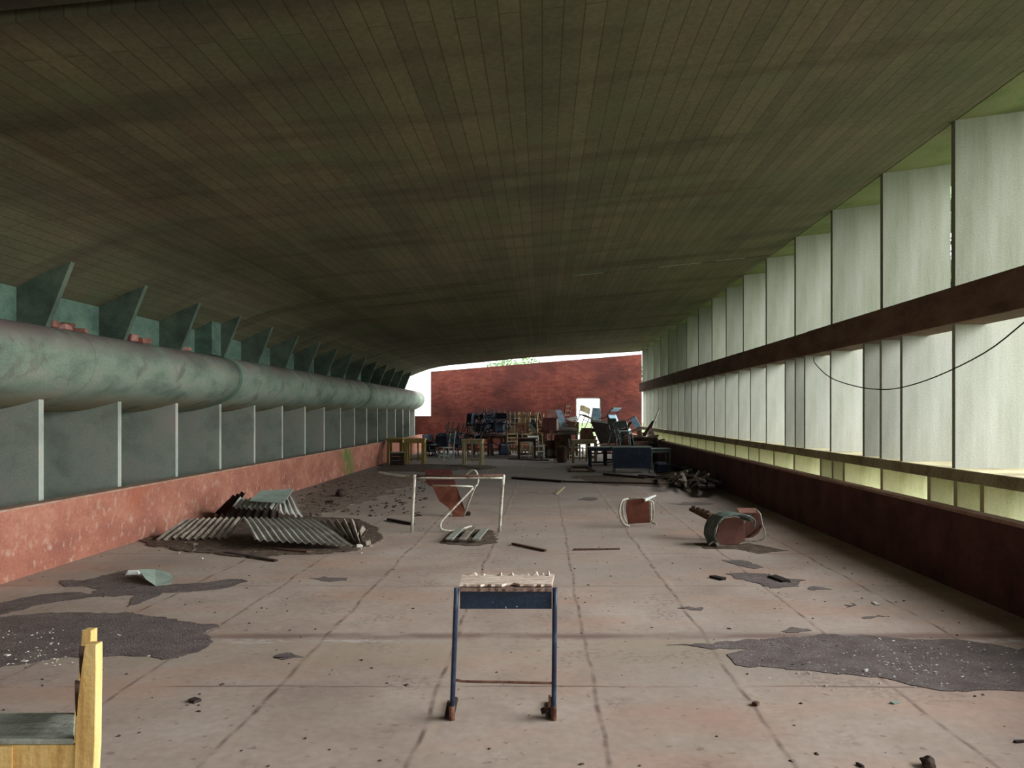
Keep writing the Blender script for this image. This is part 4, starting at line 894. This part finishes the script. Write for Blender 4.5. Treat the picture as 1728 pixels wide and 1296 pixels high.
desk('small dark brown table in front of the upturned pale chairs', on(889,28.2), .05, w=.62, d=.5, h=.72, wood='dark_wood', top='brown_wood', leg=.06)
sheet2('blue_board', 'blue and white painted board leaning before the upturned pale chairs', 'board', [PY(893,722,30.3),PY(897,706,30.3),PY(903,709,30.3),PY(907,730,30.3),PY(900,733,30.3)], .03, 'royal')
sheet2('white_board', 'white torn panel below the blue board', 'board', [PY(891,716,30.25),PY(896,714,30.25),PY(908,729,30.25),PY(899,732.5,30.25)], .02, 'white_paint')
wchair('whitish wooden chair right of the dark brown table', on(905,28.3), (0,0,R(30)), 'white_paint', w=.45, h=.80, group=gw)
wchair('grey wooden chair facing sideways beside the whitish one', on(919,28.8), (0,0,R(-80)), 'grey_wood', w=.45, h=.95, group=gw)
sheet2('pink_panel', 'pinkish square panel on top of the heap', 'panel', [PY(922,692,30.2),PY(938,691,30.2),PY(938,704,30.2),PY(923,705,30.2)], .04, 'pink_paint')
for px, w_, z0_, z1_, mt, lb in ((928,.5,.95,1.42,'maroon','maroon box on the maroon table, under the pinkish square panel'),(967,.42,.90,1.27,'brown_wood','brown box on the table below the white plank')):
    c0 = on(px,30.25,z0_); t = thing('storage_box', lb, 'box', c0); hh = z1_-z0_
    p_(MB().box(-w_/2,w_/2,-.2,.2,0,hh-.03), 'body', M[mt], t, bevel=.004); p_(MB().box(-w_/2-.01,w_/2+.01,-.21,.21,hh-.03,hh), 'lid', M[mt], t, bevel=.004)
sheet2('blue_plank', 'light blue plank leaning steeply over the heap', 'plank', [PY(937,691,30.3),PY(948,692,30.3),PY(959,726,30.2),PY(948,728,30.2)], .04, 'blue_paint')
sheet2('white_board', 'white board between pink panel and light blue plank', 'board', [PY(934,705,30.1),PY(942,707,30.1),PY(944,725,30.1),PY(938,726,30.1)], .03, 'white_paint')
sheet2('white_plank', 'white plank lying across the heap right of the light blue plank', 'plank', [PY(956,706,30.4),PY(974,702,30.4),PY(975,708,30.4),PY(957,712,30.4)], .04, 'white_paint')
desk('maroon table beneath the pinkish square panel', on(931,30.2), 0, w=.62, d=.6, h=.95, wood='maroon', leg=.08)
desk('brown table beneath the light blue plank', on(961,30.4), 0, w=.62, d=.6, h=.9, wood='brown_wood', leg=.07, top='grey_wood')
for i, (px, Y, z, lb) in enumerate(((935,28.8,0,'brown cupboard-like block left of the layered boards'),(950,28.6,0,'brown block under the layered boards'))):
    t = thing('cupboard', lb, 'cupboard', on(px,Y,z), (0,0,.1-.2*i)); p_(MB().box(-.3,.3,-.2,.2,0,.62+.2*i), 'carcass', M['brown_wood'], t, bevel=.005); p_(MB().box(-.27,.27,-.215,-.2,.05,.3), 'door', M['sticky'], t); p_(MB().box(-.27,.27,-.215,-.2,.33,.57), 'drawer', M['brown_wood'], t)
for i in range(5):
    z = .84+.05*i; c0 = on(957+3*(i%2), 28.55-.03*i, z)
    tag(MB().box(-.42+.04*i,.40-.03*i,-.25,.25,0,.03).build('loose_tabletop', M[('grey_wood','sticky','brown_wood','grey_wood','sticky')[i]], rot=(0,0,.15*(i-2))), ('lowest','second lowest','middle','second highest','topmost')[i]+' of the loose tabletops stacked left of the doorway', 'tabletop', 'loose tabletops stacked in the heap').location = c0
desk('pale yellow table with layered boards behind, right of the aisle', on(986,25.8), .05, w=.78, d=.42, h=.74, wood='pale_wood', leg=.055)
desk('tall narrow pale table right end of the forward group', on(997,26.6), -.1, w=.34, d=.40, h=.84, wood='pale_wood', leg=.05)
wchair('bleached chair lying below the pale yellow table', on(972,27.3), (0,0,R(160)), 'grey_wood', w=.42, h=.72, group=gw)
sheet2('brown_panel', 'brown panel standing upright on the pale yellow table', 'panel', [PY(979,742.3,25.85),PY(1004,742.3,25.85),PY(998,722,25.9),PY(981,722,25.9)], .04, 'brown_wood')
sheet2('loose_tabletop', 'large blackish tabletop tilted on edge right of the doorway', 'panel', [PY(997,711,27.6),PY(1047,718,27.6),PY(1050,747,27.4),PY(1012,748,27.4)], .05, 'dark_wood')
sheet2('white_edge', 'grey-white strip along the upper edge of the blackish tabletop', 'strip', [PY(997,708,27.5),PY(1046,715,27.5),PY(1046,718,27.5),PY(997,711,27.5)], .05, 'grey_wood')
sheet2('blue_board', 'light blue panel standing in the doorway light', 'panel', [PY(996,714,28.6),PY(1000,688,28.6),PY(1012,689,28.6),PY(1015,700,28.6),PY(1008,723,28.6)], .03, 'blue_paint')
cb_ = None
for i, (px, Y, z, rx, ry, rz, lb) in enumerate(((984,28.6,1.06,0,20,30,'pale chair tilted before the bright doorway'),(1022,28.2,1.16,60,0,40,'blue chair lying upended right of the doorway'),(1034,28.4,1.14,120,20,-30,'blue chair tilted at the right end above the blackish tabletop'),(1041,28.1,.9,30,60,10,'blue chair sliding off the blackish tabletop'))):
    if cb_ is None: cb_ = tchair(lb, on(px,Y,z), (R(rx),R(ry),R(rz)), 'white_tube', 'pale_wood', group=None, r=.016)
    elif i == 1: cc = tchair(lb, on(px,Y,z), (R(rx),R(ry),R(rz)), 'blue_steel', 'blue_paint', group='blue chairs right of the doorway', r=.016)
    else: dup(cc, lb, on(px,Y,z), (R(rx),R(ry),R(rz)))
desk('dark table carrying the blue chairs right of the doorway', on(1022,28.6), 0, w=1.3, d=.7, h=1.05, wood='dark_wood', leg=.08)
# blue table in front
Yb_ = 21.6; t = thing('blue_table', 'dark blue steel-fronted table at right before the heap', 'table', on(1065,Yb_), (0,0,.02))
p_(MB().box(-.53,.53,-.25,.25,.67,.70), 'tabletop', M['grey_tube'], t, bevel=.004)
p_(MB().box(-.50,.50,-.24,-.225,.12,.67), 'front_panel', M['navy'], t)
p_(MB().box(-.50,-.485,-.22,.22,.25,.67), 'side_panel', M['navy'], t); p_(MB().box(.485,.50,-.22,.22,.25,.67), 'side_panel', M['navy'], t)
for sx_ in (-1,1):
    for sy_ in (-1,1): p_(MB().tube([(sx_*.46,sy_*.2,0),(sx_*.46,sy_*.2,.67)], .018, 8), 'leg', M['grey_tube'], t)
desk('small grey table right of the blue table', on(1112,22.8), .1, w=.55, d=.45, h=.60, wood='grey_tube', leg=.04)
shard('dark_box', M['navy'], on(1116,21.2), (.42,.35,.36), 'dark grey box standing before the small grey table', 'box', seed=77, rot=(0,0,.1))
desk('dark low table left of the blue table', on(1020,23.4), .05, w=.9, d=.5, h=.62, wood='navy', top='grey_tube', leg=.05)
for i, (px, Y, z, rx, ry, rz, lb) in enumerate(((1044,24.6,.62,0,0,120,'grey chair with rounded back above the blue table, left one'),(1056,24.3,.55,0,10,160,'grey chair with rounded back above the blue table, right one'))):
    if i == 0: gg = tchair(lb, on(px,Y,z), (R(rx),R(ry),R(rz)), 'grey_tube', 'grey_tube', group='grey chairs above the blue table', r=.016)
    else: dup(gg, lb, on(px,Y,z), (R(rx),R(ry),R(rz)))
desk('dark table under the rounded grey chairs', on(1052,24.6), 0, w=1.2, d=.7, h=.6, wood='dark_wood', leg=.07)
desk('brown table with broken boards on it by the right parapet', on(1086,25.2), 0, w=.8, d=.6, h=.85, wood='dark_wood', leg=.07, top='brown_wood')
bw = 'broken boards on the right of the heap'
for i, (a_, b2_, w_, mt, lb) in enumerate((((1087,735),(1104,711),.14,'brown_wood','stout dark board rising to the right above the brown table'),((1100,722),(1113,690),.03,'grey_wood','thin grey rod rising highest at the right of the heap'),((1055,728),(1065,713),.10,'brown_wood','short brown board sticking up left of the stout board'),((1060,730),(1084,722),.12,'brown_wood','brown board lying across behind the blue table'),((1080,738),(1078,722),.14,'brown_wood','upright brown stub between grey chairs and stout board'),((1066,742),(1110,735),.15,'dark_wood','dark board lying flat below the stout board'),((1095,752),(1120,742),.14,'dark_wood','dark board leaning on the right parapet'),((1104,740),(1098,726),.12,'dark_wood','short dark board just below the stout board'))):
    plank(lb, PY(*a_,24.6+.1*i), PY(*b2_,24.9+.1*i), w_, .05, mt, 'broken_board', 'board', bw)
# far boards lying on the floor
plank('pale board on the floor in the aisle before the heap', on(915,27.0,.03), on(930,26.8,.03), .3, .05, 'sticky')
plank('long dark lath on the floor below the dark brown table', on(858,27.6,.03), on(912,26.6,.03), .08, .03, 'dark_wood')
plank('pale sheet-like board on the floor at the aisle end', on(905,29.2,.02), on(938,28.9,.02), .5, .02, 'grey_wood')
shard('dark_sack', M['brown_wood'], on(948,25.9), (.42,.4,.62), 'brown bulky sack left of the pale yellow table', 'sack', seed=31)
shard('pale_rag', M['grey_wood'], on(735,24.9), (.6,.3,.03), 'pale rag on the floor between the tables on the left', 'rag', seed=32, rot=(0,0,.1))
# broken wood heap at right
rnd = random.Random(21)
hx = [(1110,800,1150,797),(1112,807,1168,792),(1126,812,1160,795),(1134,815,1150,800),(1146,820,1162,793),(1160,824,1152,798),(1165,818,1180,795),(1108,806,1140,800),(1120,800,1172,803),(1140,808,1190,797),(1150,813,1182,808),(1170,822,1196,800),(1130,806,1158,814),(1155,800,1190,812)]
wl = ['grey splintered stick','pale splintered stick','broken grey lath','short splintered block','crooked grey stick','broken pale branch','thin grey splinter']
wp = ['pointing left at the near end of the wood heap','at the left tip of the wood heap','low in front of the wood heap','in the middle of the wood heap','crossing the wood heap','standing at the front foot of the wood heap','on the right half of the wood heap','lowest at the left of the wood heap','lying flat across the heap top left','lying flat across the heap centre','low on the right of the heap','at the right foot of the wood heap','under the crossing sticks of the wood heap','behind the front sticks of the wood heap']
for i, (x0, y0_, x1_, y1_) in enumerate(hx):
    a_ = PZ(x0, y0_, .04+.01*(i%3)); b2_ = PZ(x1_, y1_, .22+.05*(i%4))
    plank('%s %s' % (wl[i%7], wp[i]), a_, b2_, .06+.02*(i%3), .05, 'sticky', 'wood_splinter', 'stick', 'splintered wood heaped by the right parapet', w2=.04)
dh = [(1165,800,1200,782),(1178,810,1215,788),(1185,822,1222,798),(1190,785,1225,812),(1172,795,1212,815),(1200,822,1228,806),(1182,790,1220,800)]
dp = ['at the top left','at the centre','along the near edge','falling rightwards','running down the front','at the right foot','just under the top']
for i, (x0, y0_, x1_, y1_) in enumerate(dh):
    a_ = PZ(x0, y0_, .10+.05*(i%3)); b2_ = PZ(x1_, y1_, .25-.04*(i%4)); b2_.x = min(b2_.x, XR-.08); a_.x = min(a_.x, XR-.08)
    plank('blackened board %s of the dark heap against the right parapet' % dp[i], a_, b2_, .14, .04, 'dark_wood', 'black_board', 'board', 'dark boards against the right parapet')
# ------------------------------------------------------------------ outdoors
struct(MB().box(-90, 90, -60, 160, -.6, -.32).build('floor', M['grass']))
struct(MB().box(-12, 12, 34.3, 60, -.33, -.05).build('floor', M['paving']))
def tree(label, loc, h, r, seed, n=700, leaf=.28):
    rnd = random.Random(seed); t = thing('tree', label, 'tree', loc)
    b = MB().tube([(0,0,-.3),(.1,.05,h*.3),(-.05,.1,h*.6),(0,0,h*.85)], .2, 8, 3, r2=.06)
    for k in range(6):
        a = k*1.05; b.tube([(0,0,h*(.4+.05*k)),(math.cos(a)*r*.5,math.sin(a)*r*.5,h*(.55+.05*k)),(math.cos(a)*r*.8,math.sin(a)*r*.8,h*(.65+.05*k))], .06, 5, 2, r2=.02)
    p_(b, 'trunk', M['bark'], t)
    b = MB()
    for _ in range(n):
        while True:
            v = Vector((rnd.uniform(-1,1),rnd.uniform(-1,1),rnd.uniform(-1,1)))
            if .35 < v.length < 1 and noise.noise(v*2.2+Vector((seed,0,0))) > -.12: break
        c = Vector((v.x*r, v.y*r, h*.68+v.z*h*.36)); u = Vector((rnd.uniform(-1,1),rnd.uniform(-1,1),rnd.uniform(-1,1))).normalized(); w = u.orthogonal().normalized(); s = leaf*rnd.uniform(.6,1.2)
        b.add([c-u*s, c+w*s*.45, c+u*s, c-w*s*.45], [(0,1,2,3)])
    p_(b, 'foliage', M['leaf'], t); return t
tree('leafy green tree glimpsed through the gap in the right-hand fins', (13.5,15.5,-.3), 7, 3.0, 4, n=2200)
tree('dense tree standing close outside the right-hand fins, far down the hall', (11.5,22,-.3), 9, 4.2, 8, n=3000, leaf=.4)
tree('leafy tree beyond the brick wall, seen above it left of centre', (-2.0,62,-.3), 6.6, 2.6, 5)
tree('leafy tree seen in the slit right of the brick wall', (9.6,58,-.3), 7, 2.6, 6, n=1200)
